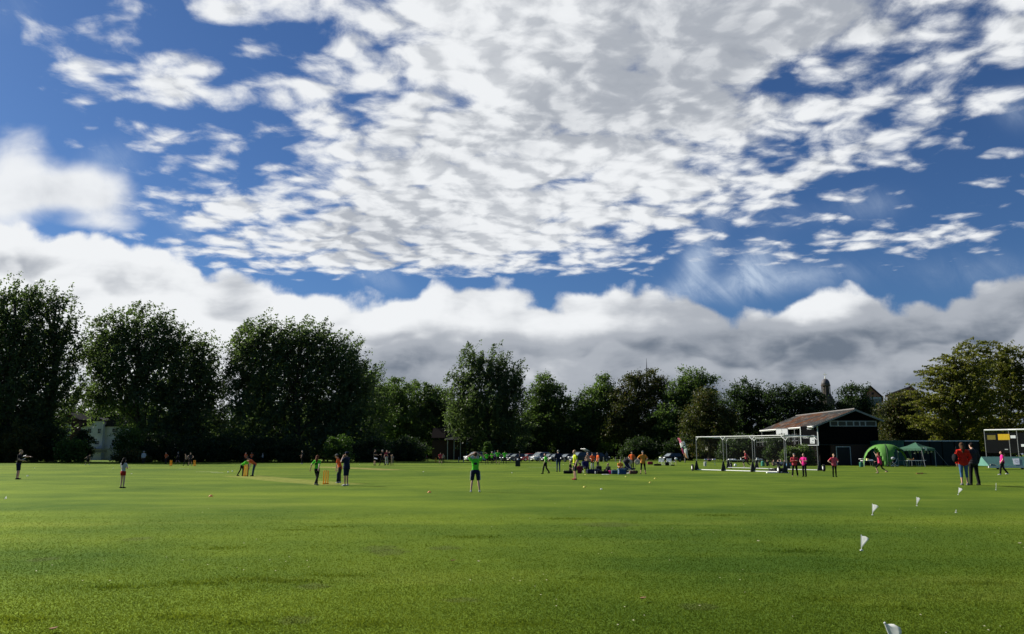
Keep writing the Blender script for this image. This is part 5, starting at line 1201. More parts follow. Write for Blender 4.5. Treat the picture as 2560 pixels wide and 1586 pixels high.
g = ground(2306, 1185.5); bat('bat with an orange blade lying on the grass before the gazebo', g + Vector((-0.5, 0, 0.03)), (0, math.radians(88), 0), mat('orange_bat', (0.75, 0.33, 0.10), 0.5))
# thin white slips at the left player's hands, white sheet of the far scorer
def sheet(label, px, py, Y, w, h, rot, name='paper_sheet', cat='sheet', m_=None):
    p = at(px, py, Y); o = MB().box((0, 0, 0), (w, h, 0.012), bev=0.003).build(name, m_ or paper); o.location = p; o.rotation_euler = rot; return tag(o, label, cat)
gl_ = ground(43, 1199)
sheet('upper thin white slip at the hands of the left edge player', 61.5, 1140, gl_.y - 0.05, 0.18, 0.08, (0.5, -0.35, 0), 'slip', 'slip')
sheet('lower thin white slip at the hands of the left edge player', 57.5, 1149, gl_.y - 0.1, 0.28, 0.10, (0.5, -0.45, 0), 'slip', 'slip')
sheet('white score sheet held by the person left of the far right trio', 939.5, 1146.5, ground(936, 1164).y - 0.4, 0.42, 0.30, (0.4, 0.2, 0))

# marker discs and low cones
MK = dict(white=mat('white_marker', (0.82, 0.82, 0.78), 0.5, translucent=0.3), yellow=mat('yellow_marker', (0.85, 0.75, 0.15), 0.5, translucent=0.3), orange=mat('orange_marker', (0.9, 0.35, 0.12), 0.5, translucent=0.3))
def marker(px, py, c, label, s=1.0):
    g = ground(px, py); r = 0.10 * s
    o = MB().lathe([(r, 0), (r * 1.02, 0.006), (r * 0.55, 0.06 * s), (r * 0.42, 0.075 * s), (r * 0.36, 0.074 * s)], n=14).build('marker_cone', MK[c], smooth=True)
    o.location = g; tag(o, label, 'marker cone', 'marker discs on the grass')
for px, py, c, lab in ((69, 1191, 'white', 'white marker just right of the left edge player'), (86.5, 1171, 'white', 'small white marker behind and right of the left edge player'), (283.5, 1171, 'white', 'small white marker behind the long haired girl on her left'),
    (329, 1185, 'white', 'small white marker to the right of the long haired girl'), (527, 1242, 'orange', 'orange and white marker on the open grass left of centre'), (570.5, 1181, 'white', 'white marker left of the bending keeper, nearer one'),
    (581, 1179, 'white', 'white marker left of the bending keeper, farther one'), (899, 1162, 'white', 'small white marker between the umpire and the far trio'), (1058.5, 1180, 'white', 'small white marker left of the boy with raised arms, far one'),
    (1073.5, 1232, 'orange', 'orange tinted marker on the grass left of the boy with raised arms'), (1280, 1183, 'white', 'small white marker below the black bin'), (1464, 1188, 'yellow', 'yellow marker right behind the man in yellow'),
    (1461.5, 1219, 'yellow', 'yellow marker nearest the camera in front of the seated group'), (1565, 1193, 'yellow', 'yellow marker in front of the blue cool box'), (1638, 1197.5, 'yellow', 'yellow marker right of the woman in amber, farther one'),
    (1625.5, 1208, 'yellow', 'yellow marker right of the woman in amber, nearer one'), (1503.5, 1224, 'white', 'small white marker in the open grass below the seated group'), (1408, 1162, 'white', 'tiny white marker right of the person in navy jacket')):
    marker(px, py, c, lab, 0.6 if 'small' in lab or 'tiny' in lab else 0.85)

# boundary flags
fw = mat('white_flag_cloth', (0.88, 0.88, 0.84), 0.7, var=0.04, translucent=0.55)
def flag(label, px, py, tx, ty, w, yaw=-46, taper=0.72, Y=None, H=None):
    g = ground(px, py) if Y is None else at(tx + 9, ty + 60, Y); m = mpp(g.y); H = H or (py - ty) * m
    if Y: g.z = float(HT(g.x, g.y)); px = tx + 30; H = at(tx, ty, Y).z - g.z
    r = empty('boundary_flag', g, 0, label, 'flag', 'white boundary flags'); r.rotation_euler = (0, math.atan2((tx - px) * m, H), 0)
    MB().tube([(0, 0, -0.03), (0, 0, H)], 0.006, 8).build('pole', white, r)
    MB().ball((0, 0, H), 0.010, 1).build('finial', white, r)
    MB().box((0, 0, 0.012), (0.05, 0.03, 0.02), bev=0.006).build('foot', white, r)
    w *= 1.35 if yaw < 0 else 1; c, s = math.cos(math.radians(yaw)), math.sin(math.radians(yaw)); b = MB(); n = 8; rows = []
    for j in range(n + 1):
        t = j / n; z = H * 0.97 - t * H * taper; ww = w * (1 - t) if t > 0.16 else w * (0.55 + 0.45 * t / 0.16) * 1.0
        if t > 0.16: ww = w * (1 - (t - 0.16) / 0.84)
        row = []
        for i in range(5):
            u = i / 4; x_ = 0.006 + ww * u; y_ = 0.005 * math.sin(u * 4 + t * 3) * u
            row.append(b.bm.verts.new((x_ * c - y_ * s, x_ * s + y_ * c, z - 0.03 * w * u)))
        rows.append(row)
    for r0, r1 in zip(rows, rows[1:]):
        for i in range(4): b.bm.faces.new((r0[i], r0[i + 1], r1[i + 1], r1[i]))
    o = b.build('pennant', fw, r, smooth=True); o.modifiers.new('t', 'SOLIDIFY').thickness = 0.002
flag('large white pennant at the bottom edge, nearest of the boundary flags', 2268, 1700, 2237, 1553, 0.085, taper=0.80, Y=6.75)
flag('white boundary flag second nearest the camera, standing alone in dark grass', 2154, 1378, 2156, 1341, 0.098)
flag('white boundary flag in front of the pink player, third nearest', 2181.5, 1289, 2183, 1262, 0.125)
flag('small upright white boundary flag below the walking couple on the left', 2292.5, 1266, 2293, 1244.5, 0.085)
flag('white boundary flag right at the feet of the walking couple', 2395.5, 1238, 2399, 1220, 0.115)
flag('narrow edge on white boundary flag right of the walking couple', 2490, 1226, 2492, 1209, 0.06, yaw=70)
flag('faint thin white peg flag on the grass right of the third flag', 2390, 1283, 2391, 1276, 0.03, yaw=85)
flag('small white flag lying bright on the grass near the left edge', 12, 1248, 15, 1241, 0.16)

# chalk creases
chalk = mat('chalk_line', (0.62, 0.64, 0.52), 0.9, var=0.2)
for x0_, y0_, x1_, y1_ in ((446, 1172, 473, 1172), (489, 1180.5, 545, 1180), (527, 1182, 559, 1182.5), (1272, 1168, 1282, 1168), (1322, 1168.5, 1400, 1169.5)):
    a, c = ground(x0_, y0_), ground(x1_, y1_); d = (c - a).normalized(); n2 = Vector((-d.y, d.x, 0)) * 0.09
    b = MB(); N = 8
    for k in range(N):
        p, q = a.lerp(c, k / N), a.lerp(c, (k + 1) / N)
        P4 = [p - n2, q - n2, q + n2, p + n2]
        b.poly([(v.x, v.y, float(HT(v.x, v.y)) + 0.012) for v in P4])
    tag(b.build('chalk_line', chalk), kind='structure')

# ------------------------------------------------------------------ cars
def car(label, px, Y, yaw, rgb, kind='hatch', raised=False, L=4.1, Hc=1.48):
    g = gpt(px, Y); r = empty('parked_car', g, math.radians(yaw), label, 'car', 'cars parked along the tree line'); W_ = 1.74
    pm = mat('car_paint_%d_%d_%d' % tuple(int(c * 99) for c in rgb), rgb, 0.25, 0.2, spec=0.6, var=0.05)
    hood = 0.62 * L / 2; h1 = Hc * 0.60
    lower = [(-L / 2, .35), (-L / 2 + .08, .28), (L / 2 - .10, .25), (L / 2, .38), (L / 2 - .02, .62), (L / 2 - .25, h1 - .10), (L / 2 - 1.0, h1 + .02), (-L / 2 + .15, h1 + .06), (-L / 2, h1 - .12)]
    b = MB(); b.prism(lower, 'y', -W_ / 2, W_ / 2)
    for v in b.bm.verts:
        if v.co.z > h1 - .2: v.co.y *= .95
    es = [e for e in b.bm.edges]; bmesh.ops.bevel(b.bm, geom=es, offset=.045, segments=2, affect='EDGES'); body = b.build('body', pm, r, smooth=False)
    tail = -L / 2 + (.22 if kind != 'saloon' else .75)
    cab = [(tail, h1 + .03), (tail + .22, Hc - .06), (tail + .5, Hc), (L / 2 - 1.95, Hc), (L / 2 - 1.6, Hc - .06), (L / 2 - .95, h1 + .0)]
    b = MB(); b.prism(cab, 'y', -W_ / 2 + .06, W_ / 2 - .06)
    for v in b.bm.verts:
        if v.co.z > Hc - .2: v.co.y *= .82
    b.build('cabin_glass', darkglass, r)
    x0_, z0_, x1_, z1_ = L / 2 - .99, h1 + .07, L / 2 - 1.58, Hc - .09; ww0, ww1 = W_ / 2 - .14, W_ / 2 - .30
    o = MB().poly([(x0_ + .03, -ww0, z0_), (x0_ + .03, ww0, z0_), (x1_ + .03, ww1, z1_), (x1_ + .03, -ww1, z1_)]).build('windscreen', mat('windscreen_sheen', (.16, .19, .20), .15, spec=1.0), r); o.modifiers.new('t', 'SOLIDIFY').thickness = .01  # pale grey base colour imitates sky reflected in the windscreen
    b = MB(); rf_ = [(tail + .24, Hc - .03), (tail + .5, Hc + .03), (L / 2 - 1.93, Hc + .03), (L / 2 - 1.62, Hc - .04)]
    b.prism(rf_, 'y', -W_ / 2 + .18, W_ / 2 - .18); b.build('roof', pm, r)
    for s in (-1, 1):
        f = lambda x_, z_: (x_, s * (W_ / 2 - .055 - .14 * max(0, (z_ - h1) / (Hc - h1))), z_)
        for p0_, p1_, rr_ in ((f(L / 2 - .98, h1), f(L / 2 - 1.62, Hc - .03), .035), (f(.05, h1), f(-.05, Hc - .02), .035), (f(tail + .05, h1), f(tail + .26, Hc - .05), .05)):
            MB().tube([p0_, p1_], rr_, 5).build('pillar', pm, r)
    for sx in (-1, 1):
        for s in (-1, 1):
            p = Vector((sx * L * .31, s * (W_ / 2 - .11), .31)); w = MB().tube([p + Vector((0, -.1, 0)), p + Vector((0, .1, 0))], .31, 16).build('wheel', rubber, r)
            MB().tube([p + Vector((0, s * .07, 0)), p + Vector((0, s * .108, 0))], .19, 10).build('rim', steel, w)
    for s in (-1, 1):
        MB().ball((L / 2 - .10, s * (W_ / 2 - .28), h1 - .20), (.14, .26, .12), 2).build('headlight', mat('headlight_glint', (0.85, 0.87, 0.88), 0.25, spec=0.8), r, smooth=True)  # headlight oversized and near white, painting in the sun highlight on the nose
        MB().box((-L / 2 + .03, s * (W_ / 2 - .16), h1 - .12), (.08, .16, .26)).build('tail_light', mat('tail_light', (0.35, 0.01, 0.01), 0.3), r)
        MB().ball((L / 2 - 1.15, s * (W_ / 2 + .06), h1 + .08), (.07, .10, .07), 1).build('mirror', pm, r)
    MB().box((L / 2 + .0, 0, .47), (.05, 1.0, .16)).build('grille', black, r)
    MB().box((L / 2 + .02, 0, .36), (.03, .52, .11)).build('number_plate', paper, r)
    if raised:
        b = MB(); b.box((-L / 2 - .30, 0, Hc + .42), (1.1, W_ - .3, .06), rot=RY(math.radians(24))); b.build('tailgate', mat('white_paint', (.72, .72, .70)), r)
CARS = [('white off road car half hidden behind the boy with raised arms', 1190, 168, 205, (.62, .62, .60), 'hatch', 4.6, 1.75), ('dark blue car right of the far green shirted fielders', 1277, 168, 208, (.04, .05, .06), 'hatch', 4.2, 1.5),
        ('black car immediately left of the red car', 1293, 166, 214, (.02, .022, .025), 'saloon', 4.3, 1.45), ('dark red car parked under the trees', 1322, 166, 212, (.28, .02, .02), 'saloon', 4.3, 1.45),
        ('white fronted sport utility car right of the red car', 1351, 164, 216, (.55, .55, .54), 'hatch', 4.4, 1.7), ('dark car behind the walker in green', 1376, 163, 216, (.02, .025, .025), 'hatch', 4.1, 1.5),
        ('black car left of the person in navy jacket', 1392, 161, 216, (.015, .015, .018), 'hatch', 4.1, 1.45), ('silver nosed black car between the navy jacket and the yellow shirt', 1420, 160, 214, (.05, .055, .06), 'saloon', 4.3, 1.45),
        ('tall dark people carrier behind the man in yellow', 1451, 158, 213, (.025, .035, .04), 'hatch', 4.6, 1.8), ('dark estate car with its white tailgate raised', 1493, 160, 30, (.02, .03, .028), 'hatch', 4.7, 1.7),
        ('dark car under the trees left of the feather flag', 1678, 148, 205, (.02, .022, .024), 'hatch', 4.2, 1.6), ('dark car deep in the shade left of the red car', 1244, 172, 206, (.03, .012, .012), 'hatch', 4.2, 1.5)]
for i, (lab, px, Y, yaw, rgb, kd, L_, H_) in enumerate(CARS): car(lab, px, Y - (15 if Y > 150 else 4), yaw, rgb, kd, raised=('tailgate' in lab), L=L_ * .94, Hc=H_ * .93)
# bollards
bw_ = mat('weathered_wood', (0.26, 0.24, 0.20), 0.9, var=0.2)
for px, Y, lab in ((1147, 140, 'wooden bollard left of the white off road car, left of two'), (1159, 140, 'wooden bollard just left of the white off road car'), (1254, 142, 'wooden bollard between the two right hand green fielders'), (1276, 142, 'wooden bollard in front of the dark blue car'),
                   (1323, 142, 'wooden bollard in front of the red car'), (1349, 141, 'wooden bollard in front of the white fronted car'), (1411, 140, 'wooden bollard in front of the silver nosed car'), (1509, 138, 'wooden bollard below the raised tailgate'),
                   (1539, 142, 'pale wooden bollard left of the sitting person in amber'), (1551.5, 142, 'pale wooden bollard just above the sitting person in amber'), (1562, 134, 'short wooden bollard right of the sitting person in amber'), (1568, 142, 'pale wooden bollard right of the short one'),
                   (1656, 142, 'wooden bollard in front of the stacked white chairs'), (1712, 140, 'wooden bollard at the foot of the feather flag')):
    o = MB().box((0, 0, 0.42), (0.15, 0.15, 0.9), bev=0.02, taper=0.92).build('bollard', bw_); o.location = gpt(px, Y); tag(o, lab, 'bollard', 'wooden bollards along the car park')
o = MB().tube([(0, 0, 0), (0, 0, 0.62), (0, 0, 0.66)], [0.09, 0.085, 0.04], 10).build('marker_post', white); o.location = gpt(915, 140); tag(o, 'short white post at the shade edge right of the umpire', 'post')

# ------------------------------------------------------------------ bins, bags, chairs, tables
def lathe_thing(name, label, cat, px, py, prof, m_, Y=None, **kw):
    g = ground(px, py) if Y is None else gpt(px, Y); o = MB().lathe(prof, n=18).build(name, m_, smooth=False); o.location = g; return tag(o, label, cat, **kw)
g = ground(1294.5, 1166.5); bn = empty('bin', g, 0, 'small black box bin with a white ball on its lid alone on the grass', 'bin')
MB().box((0, 0, 0.36), (0.62, 0.5, 0.72), bev=0.03).build('body', black, bn); MB().box((0, 0, 0.75), (0.66, 0.54, 0.06), bev=0.02).build('lid', black, bn); MB().ball((0, 0, 0.86), 0.12, 2).build('knob', paper, bn)
def lumpy(name, label, cat, px, py, size, m_, group=None, Y=None, strap=None, dz=0, rz=0.0):
    g = ground(px, py) if Y is None else gpt(px, Y); r = empty(name, g + Vector((0, 0, dz)), rz, label, cat, group); sx_, sy_, sz_ = size
    b = MB(); b.box((0, 0, sz_ * .46), (sx_, sy_, sz_ * .9), bev=min(size) * .22)
    bmesh.ops.subdivide_edges(b.bm, edges=b.bm.edges[:], cuts=1); rs_ = random.Random(int(px * 10))
    for v in b.bm.verts: v.co += Vector((rs_.uniform(-1, 1) * .03 * sx_, rs_.uniform(-1, 1) * .04 * sy_, rs_.uniform(-1, 1) * .05 * sz_ if v.co.z > .1 * sz_ else 0))
    b.build('body', m_, r, smooth=True)
    MB().tube([(-sx_ * .25, 0, sz_ * .85), (-sx_ * .12, 0, sz_ * 1.12), (sx_ * .12, 0, sz_ * 1.12), (sx_ * .25, 0, sz_ * .85)], min(.02, sz_ * .06), 6).build('handle', strap or black, r)
    MB().box((0, -sy_ * .5, sz_ * .4), (sx_ * .5, .03, sz_ * .4), bev=.01).build('pocket', m_, r)
    return r
KB = 'bags lying with the seated group'
nb = CL['navy']; bk = CL['black']
lumpy('kit_bag', 'low black kit bag at the left end of the seated group', 'bag', 1420, 1184.5, (.75, .35, .25), bk, KB)
lumpy('kit_bag', 'navy kit bag with pale straps right of the camping chair', 'bag', 1484, 1185, (1.1, .45, .42), nb, KB, strap=CL['grey'])
lumpy('rucksack', 'dark grey rucksack behind the navy kit bag', 'bag', 1497, 1182, (.5, .4, .62), CL['charcoal'], KB)
lumpy('kit_bag', 'long black bag between the rucksack and the peaked cap person', 'bag', 1507, 1185.5, (.95, .4, .28), bk, KB)
lumpy('handbag', 'bright pink bag at the feet of the peaked cap person', 'bag', 1527, 1185.5, (.42, .25, .30), CL['magenta'], KB)
lumpy('cool_bag', 'small blue and white cool bag left of the big blue cool box', 'cool bag', 1536, 1186, (.48, .34, .36), mat('teal_bag', (.025, .07, .12), .6), KB)
g = ground(1555, 1187); cb = empty('cool_box', g, 0.1, 'big royal blue cool box in front of the sitting people', 'cool box', KB)
MB().box((0, 0, .2), (.62, .4, .36), bev=.03).build('body', mat('royal_blue_plastic', (.012, .05, .16), .5), cb); MB().box((0, 0, .43), (.70, .44, .07), bev=.02).build('lid', mat('light_blue_plastic', (.04, .13, .26), .5), cb)
MB().tube([(-.30, -.22, .40), (-.30, -.24, .25), (-.30, -.22, .12)], .02, 6).build('handle', paper, cb)
lumpy('kit_bag', 'reddish brown bag under the pushchair', 'bag', 1582, 1185.5, (.55, .4, .30), mat('brown_red_bag', (.12, .05, .04), .8), KB)
g = ground(1502, 1187); o = MB().tube([(0, 0, .03), (0, 0, .18), (0, 0, .24)], [.045, .045, .02], 10).build('bottle', paper); o.location = ground(1488.5, 1185.5); tag(o, 'white drinks bottle beside the navy kit bag', 'bottle', KB)
o = MB().tube([(0, 0, 0), (0, 0, .24), (0, 0, .30)], [.05, .05, .03], 10).build('bottle', mat('olive_bottle', (.30, .26, .08), .4)); o.location = ground(1411, 1183.5); tag(o, 'olive yellow flask standing left of the kneeling person', 'bottle', KB)
for x_, lab in ((1510, 'flat white plate on the grass before the peaked cap person, left one'), (1518, 'flat white plate on the grass before the peaked cap person, right one')):
    o = MB().lathe([(.16, 0.0), (.19, .02), (.17, .03)], n=16).build('plate', paper); o.location = ground(x_, 1187); tag(o, lab, 'plate', KB)
g = ground(1567, 1185); bat('white bladed bat lying beside the big blue cool box', g + Vector((0, 0, .03)), (math.radians(80), 0, math.radians(70)), paper)
# camping chair under the person in the blue jacket
def camp_chair(label, loc, yaw, m_, fr_=steel, grp=None):
    r = empty('camping_chair', loc, math.radians(yaw), label, 'chair', grp)
    o = MB().box((0, .02, .46), (.50, .46, .03), bev=.01).build('seat', m_, r); o = MB().box((0, -.24, .74), (.50, .03, .52), rot=RX(math.radians(10)), bev=.01).build('backrest', m_, r)
    for sx in (-1, 1):
        for sy in (-1, 1): MB().tube([(sx * .27, sy * .24, 0), (sx * .22, -sy * .2, .46)], .013, 6).build('leg', fr_, r)
        MB().box((sx * .28, 0, .66), (.06, .42, .02), bev=.005).build('armrest', m_, r)
        MB().tube([(sx * .26, -.24, .44), (sx * .26, -.30, .98)], .013, 6).build('back_post', fr_, r)
    return r
p = bpy.data.objects
def find(lab): return [o for o in p if o.get('label', '').startswith(lab)][0]
camp_chair('green camping chair with pale legs under the person in the blue jacket', find('person wrapped in a blue').location, 195, mat('green_canvas', (.02, .09, .05), .8), steel)
camp_chair('dark folding chair under the grey haired helper in the dome tent', find('grey haired helper').location, 110, CL['black'])
# round backed folded chair behind the person in orange red
g = ground(1585, 1182); mc = empty('moon_chair', g, math.radians(180), 'pale round backed camping chair behind the pushchair', 'chair')
for s in (-1, 1):
    b = MB(); b.lathe([(.01, 0), (.20, .02), (.25, .06), (.25, .08), (.19, .05), (.01, .03)], n=20)
    bmesh.ops.transform(b.bm, matrix=Matrix.Translation((s * .34, -.1, .92)) @ Matrix.Rotation(math.radians(90), 4, 'X'), verts=b.bm.verts[:]); b.build('cushion', mat('pale_canvas', (.42, .40, .36), .8, translucent=.3), mc)
    MB().tube([(s * .34, 0, .9), (-s * .20, 0, 0)], .018, 6).build('leg', mat('olive_tube', (.2, .22, .12), .5), mc)
# pushchair
g = ground(1577, 1184.5); pcx = empty('pushchair', g, math.radians(150), 'dark tilted pushchair with a white striped seat in the seated group', 'pushchair')
MB().prism([(-.35, .35), (.25, .30), (.55, .95), (.40, 1.02), (.12, .48), (-.35, .45)], 'y', -.22, .22).build('seat', CL['navy'], pcx)
MB().prism([(.05, .50), (.12, .47), (.44, .98), (.37, 1.01)], 'y', -.26, -.225).build('seat_trim', paper, pcx)
MB().ball((.36, 0, 1.02), (.30, .25, .22), 2).build('hood', CL['charcoal'], pcx, smooth=True)
for s in (-1, 1):
    MB().tube([(-.42, s * .24, .14), (.30, s * .24, .55), (.62, s * .24, 1.08)], .014, 6).build('frame_tube', offwhite, pcx)
    MB().tube([(.30, s * .24, .14), (-.05, s * .24, .42)], .014, 6).build('frame_tube', offwhite, pcx)
    for x_ in (-.42, .30): MB().tube([(x_, s * .26 - .02, .13), (x_, s * .26 + .02, .13)], .13, 12).build('wheel', rubber, pcx)

# black bags piled at the foot of the net cage
for px, py, sz, lab in ((1936, 1181.5, (.9, .5, .32), 'black bag at the left of the pile by the net cage'), (1947, 1182, (.8, .5, .42), 'black bag in the middle of the pile by the net cage'), (1957, 1182.5, (.7, .5, .36), 'black bag at the right of the pile by the net cage')):
    lumpy('kit_bag', lab, 'bag', px, py, sz, bk, 'bags piled by the net cage')
o = MB().box((0, 0, .05), (1.9, .3, .08), bev=.01).build('plank', paper); o.location = ground(1944, 1183.5); tag(o, 'white board lying under the pile of black bags', 'board')

def table(label, loc, L_, yaw=0, m_=paper, grp='trestle tables round the field', h=.74):
    r = empty('folding_table', loc, math.radians(yaw), label, 'table', grp)
    MB().box((0, 0, h), (L_, .72, .05), bev=.01).build('tabletop', m_, r)
    for sx in (-1, 1):
        for sy in (-1, 1): MB().tube([(sx * (L_ / 2 - .18), sy * .28, 0), (sx * (L_ / 2 - .28), sy * .28, h - .02)], .016, 6).build('leg', steel, r)
    return r
def things_on(loc, items, h=.765, yaw=0):
    """small things standing on a table: (kind, dx, label)"""
    for kd, dx, lab, m_ in items:
        b = MB()
        if kd == 'box': b.box((0, 0, .12), (.26, .22, .24), bev=.012); nm = 'box'
        elif kd == 'tub': b.lathe([(.09, 0), (.11, .16), (.115, .17), (.10, .17)], n=12); nm = 'tub'
        elif kd == 'bottle': b.tube([(0, 0, 0), (0, 0, .2), (0, 0, .26), (0, 0, .31)], [.045, .045, .018, .018], 8); nm = 'bottle'
        else: b.box((0, 0, .06), (.42, .30, .12), bev=.03); nm = 'bag'
        o = b.build(nm, m_); o.location = loc + Vector((dx, .05, h)); tag(o, lab, nm, 'things standing on the tables')
orr = mat('orange_tub', (.80, .35, .12), .5); yl = mat('pale_yellow_box', (.70, .66, .25), .6)
t1 = gpt(2167, 101.5); table('white trestle table left of the dome tent', t1, 1.4)
things_on(t1, [('box', .05, 'pale yellow box on the trestle table left of the dome tent', yl), ('flat', .45, 'white bag on the right end of the table by the dome tent', paper)])
t1b = gpt(2154, 102.5); table('small tall white table at the left of the tent tables', t1b, .5, h=.95)
t2 = gpt(2280, 100.8); table('white trestle table under the gazebo', t2, 1.6)
things_on(t2, [('tub', -.28, 'larger orange tub on the gazebo table', orr), ('tub', -.05, 'orange tub in the middle of the gazebo table', orr), ('bottle', .18, 'slim orange bottle at the right of the gazebo table', orr), ('box', -.5, 'cream box at the left end of the gazebo table', yl)])
t3 = gpt(2301, 101.2); table('narrow white table right of the gazebo table', t3, .9)
t4 = gpt(2247, 101.8); table('grey table between the dome tent and the gazebo', t4, 1.8, m_=mat('grey_top', (.14, .15, .15), .6))
t5 = gpt(1840, 106); table('long white table behind the left part of the net cage', t5, 2.3)
things_on(t5, [('flat', -.8, 'white bag on the long table behind the net cage, left', paper), ('flat', -.3, 'white bag on the long table behind the net cage, middle', paper), ('bottle', .6, 'white bottle on the long table behind the net cage', paper)])
t6 = gpt(1897, 108); table('small white table behind the middle of the net cage', t6, .9, m_=offwhite)
things_on(t6, [('box', -.2, 'pale box on the small table behind the net cage', offwhite), ('flat', .2, 'pale bag on the small table behind the net cage', offwhite)])
t7 = gpt(1775, 106.5); table('dark picnic table with pale coats behind the first net bay', t7, 1.6, m_=mat('dark_wood_top', (.06, .045, .04), .8))
things_on(t7, [('flat', -.55, 'white coat on the dark picnic table, left', paper), ('flat', -.05, 'pink and white coat on the dark picnic table, middle', mat('pale_pink', (.7, .42, .42), .8)), ('flat', .5, 'small white bag on the dark picnic table, right', paper)])
o = MB().ball((0, 0, .17), (.17, .15, .18), 2).build('carrier_bag', paper, smooth=True); o.location = gpt(1837, 102); tag(o, 'white carrier bag on the grass under the long table', 'bag')
lumpy('coat', 'white coat hanging down at the left end of the picnic table', 'coat', 1762, 1160, (.30, .25, .62), CL['white'], Y=104.5)
# green barrels and blue crate
for px, Y, lab, m_ in ((2151, 100.5, 'dark green water barrel left of the tent table', mat('barrel_green', (.02, .13, .08), .5)), (1906, 104, 'green and white barrel behind the net cage', mat('barrel_teal', (.03, .22, .15), .5))):
    lathe_thing('barrel', lab, 'barrel', px, 0, [(.20, 0), (.22, .05), (.22, .52), (.18, .58), (.08, .60), (.08, .66)], m_, Y=Y)
o = MB().box((0, 0, .17), (.5, .4, .34), bev=.02).build('crate', mat('blue_crate', (.04, .15, .30), .5)); o.location = gpt(1970, 103); tag(o, 'blue crate at the right of the sitting children', 'crate')
# second pushchair, black and white, right of the dome tent
g = gpt(2229, 101); pc2 = empty('pushchair', g, math.radians(20), 'black and white pushchair right of the dome tent', 'pushchair')
MB().prism([(-.35, .40), (.25, .36), (.40, .95), (.28, .98), (.12, .52), (-.35, .52)], 'y', -.22, .22).build('seat', CL['black'], pc2); MB().ball((.18, 0, 1.0), (.30, .25, .20), 2).build('hood', CL['white'], pc2, smooth=True)
for s in (-1, 1):
    MB().tube([(-.42, s * .26, .16), (.35, s * .26, .60), (.62, s * .26, 1.05)], .02, 6).build('frame_tube', paper, pc2); MB().tube([(.40, s * .26, .16), (-.2, s * .26, .5)], .02, 6).build('frame_tube', paper, pc2)
    for x_ in (-.42, .40): w = MB().tube([(x_, s * .28 - .03, .16), (x_, s * .28 + .03, .16)], .16, 14).build('wheel', rubber, pc2); MB().tube([(x_, s * .28 - .04, .16), (x_, s * .28 + .04, .16)], .08, 10).build('rim', paper, w)
# stacked white plastic chairs near the flag
def plastic_chair(label, px, Y, yaw, dz=0):
    r = empty('plastic_chair', gpt(px, Y) + Vector((0, 0, dz)), math.radians(yaw), label, 'chair', 'white plastic chairs near the feather flag')
    MB().box((0, 0, .43), (.44, .42, .03), bev=.01).build('seat', paper, r); MB().box((0, -.21, .66), (.42, .03, .40), bev=.01).build('backrest', paper, r)
    for sx in (-1, 1):
        for sy in (-1, 1): MB().tube([(sx * .21, sy * .2, 0), (sx * .19, sy * .18, .43)], .018, 6).build('leg', paper, r)
for px, Y, yw, lab in ((1650, 112, 170, 'white plastic chair, leftmost of the group near the flag'), (1657, 113, 190, 'white plastic chair, second from the left near the flag'), (1670, 112, 175, 'white plastic chair, third from the left near the flag'), (1677, 113, 200, 'white plastic chair, rightmost of the group near the flag')):
    plastic_chair(lab, px, Y, yw)
lumpy('kit_bag', 'black bag on the grass left of the white plastic chairs', 'bag', 1643, 1160, (.9, .5, .25), bk, Y=108)
lumpy('kit_bag', 'black bag in front of the white plastic chairs', 'bag', 1667, 1160, (.5, .4, .5), bk, Y=109)
lumpy('kit_bag', 'small black bag right of the white plastic chairs', 'bag', 1681, 1160, (.45, .3, .16), bk, Y=108)
lumpy('kit_bag', 'maroon bag beside the woman in amber', 'bag', 1625, 1158, (.7, .4, .45), CL['maroon'], Y=115)
yp = empty('signpost', gpt(1689.5, 112), 0, 'short yellow post with white cloth tied on top left of the feather flag', 'post')
MB().tube([(0, 0, 0), (0, 0, .72)], .045, 8).build('post', mat('pale_yellow_post', (.50, .46, .22), .7), yp); MB().ball((0, 0, .84), (.2, .14, .17), 2).build('cloth', paper, yp, smooth=True); MB().ball((-.22, 0, .45), (.08, .06, .12), 1).build('tie', paper, yp)

# ------------------------------------------------------------------ feather flag
FY = 108.0; g = gpt(1711, FY); ff = empty('feather_flag', g, 0, 'leaning feather banner in pink, olive and white with a round navy emblem', 'banner'); m = mpp(FY)
def FP(px, py, y=0): return Vector(((px - 1711) * m * 1.12, y - (px - 1706) * m * 0.9, CAM_Z + (1137 - py) * m - g.z))
MB().tube([FP(1711, 1158), FP(1711, 1146), FP(1709.5, 1138), FP(1704, 1112, .02), FP(1700, 1100, .02), FP(1699.5, 1097, .02)], [.03, .03, .022, .016, .012, .01], 8).build('pole', metal, ff)
left = [(1698, 1096.5), (1701, 1104), (1702.5, 1112), (1703.5, 1118), (1705, 1124), (1707, 1133), (1709.5, 1140), (1713, 1144.5), (1717.3, 1147)]
right = [(1704, 1096.3), (1708.5, 1100), (1711, 1105), (1713, 1112), (1714.5, 1119), (1715.5, 1126), (1716.3, 1133), (1717, 1140), (1717.6, 1146.7)]
mats_f = [mat('flag_pink', (.78, .20, .34), .7, translucent=.5), mat('flag_olive', (.30, .30, .05), .7, translucent=.5), mat('flag_white', (.90, .89, .87), .7, translucent=.5), mat('flag_sage', (.22, .36, .20), .7, translucent=.5), mat('flag_peach', (.65, .40, .20), .7, translucent=.5), mat('flag_navy', (.02, .02, .05), .7)]
b = MB(); NX = 6; prev = None
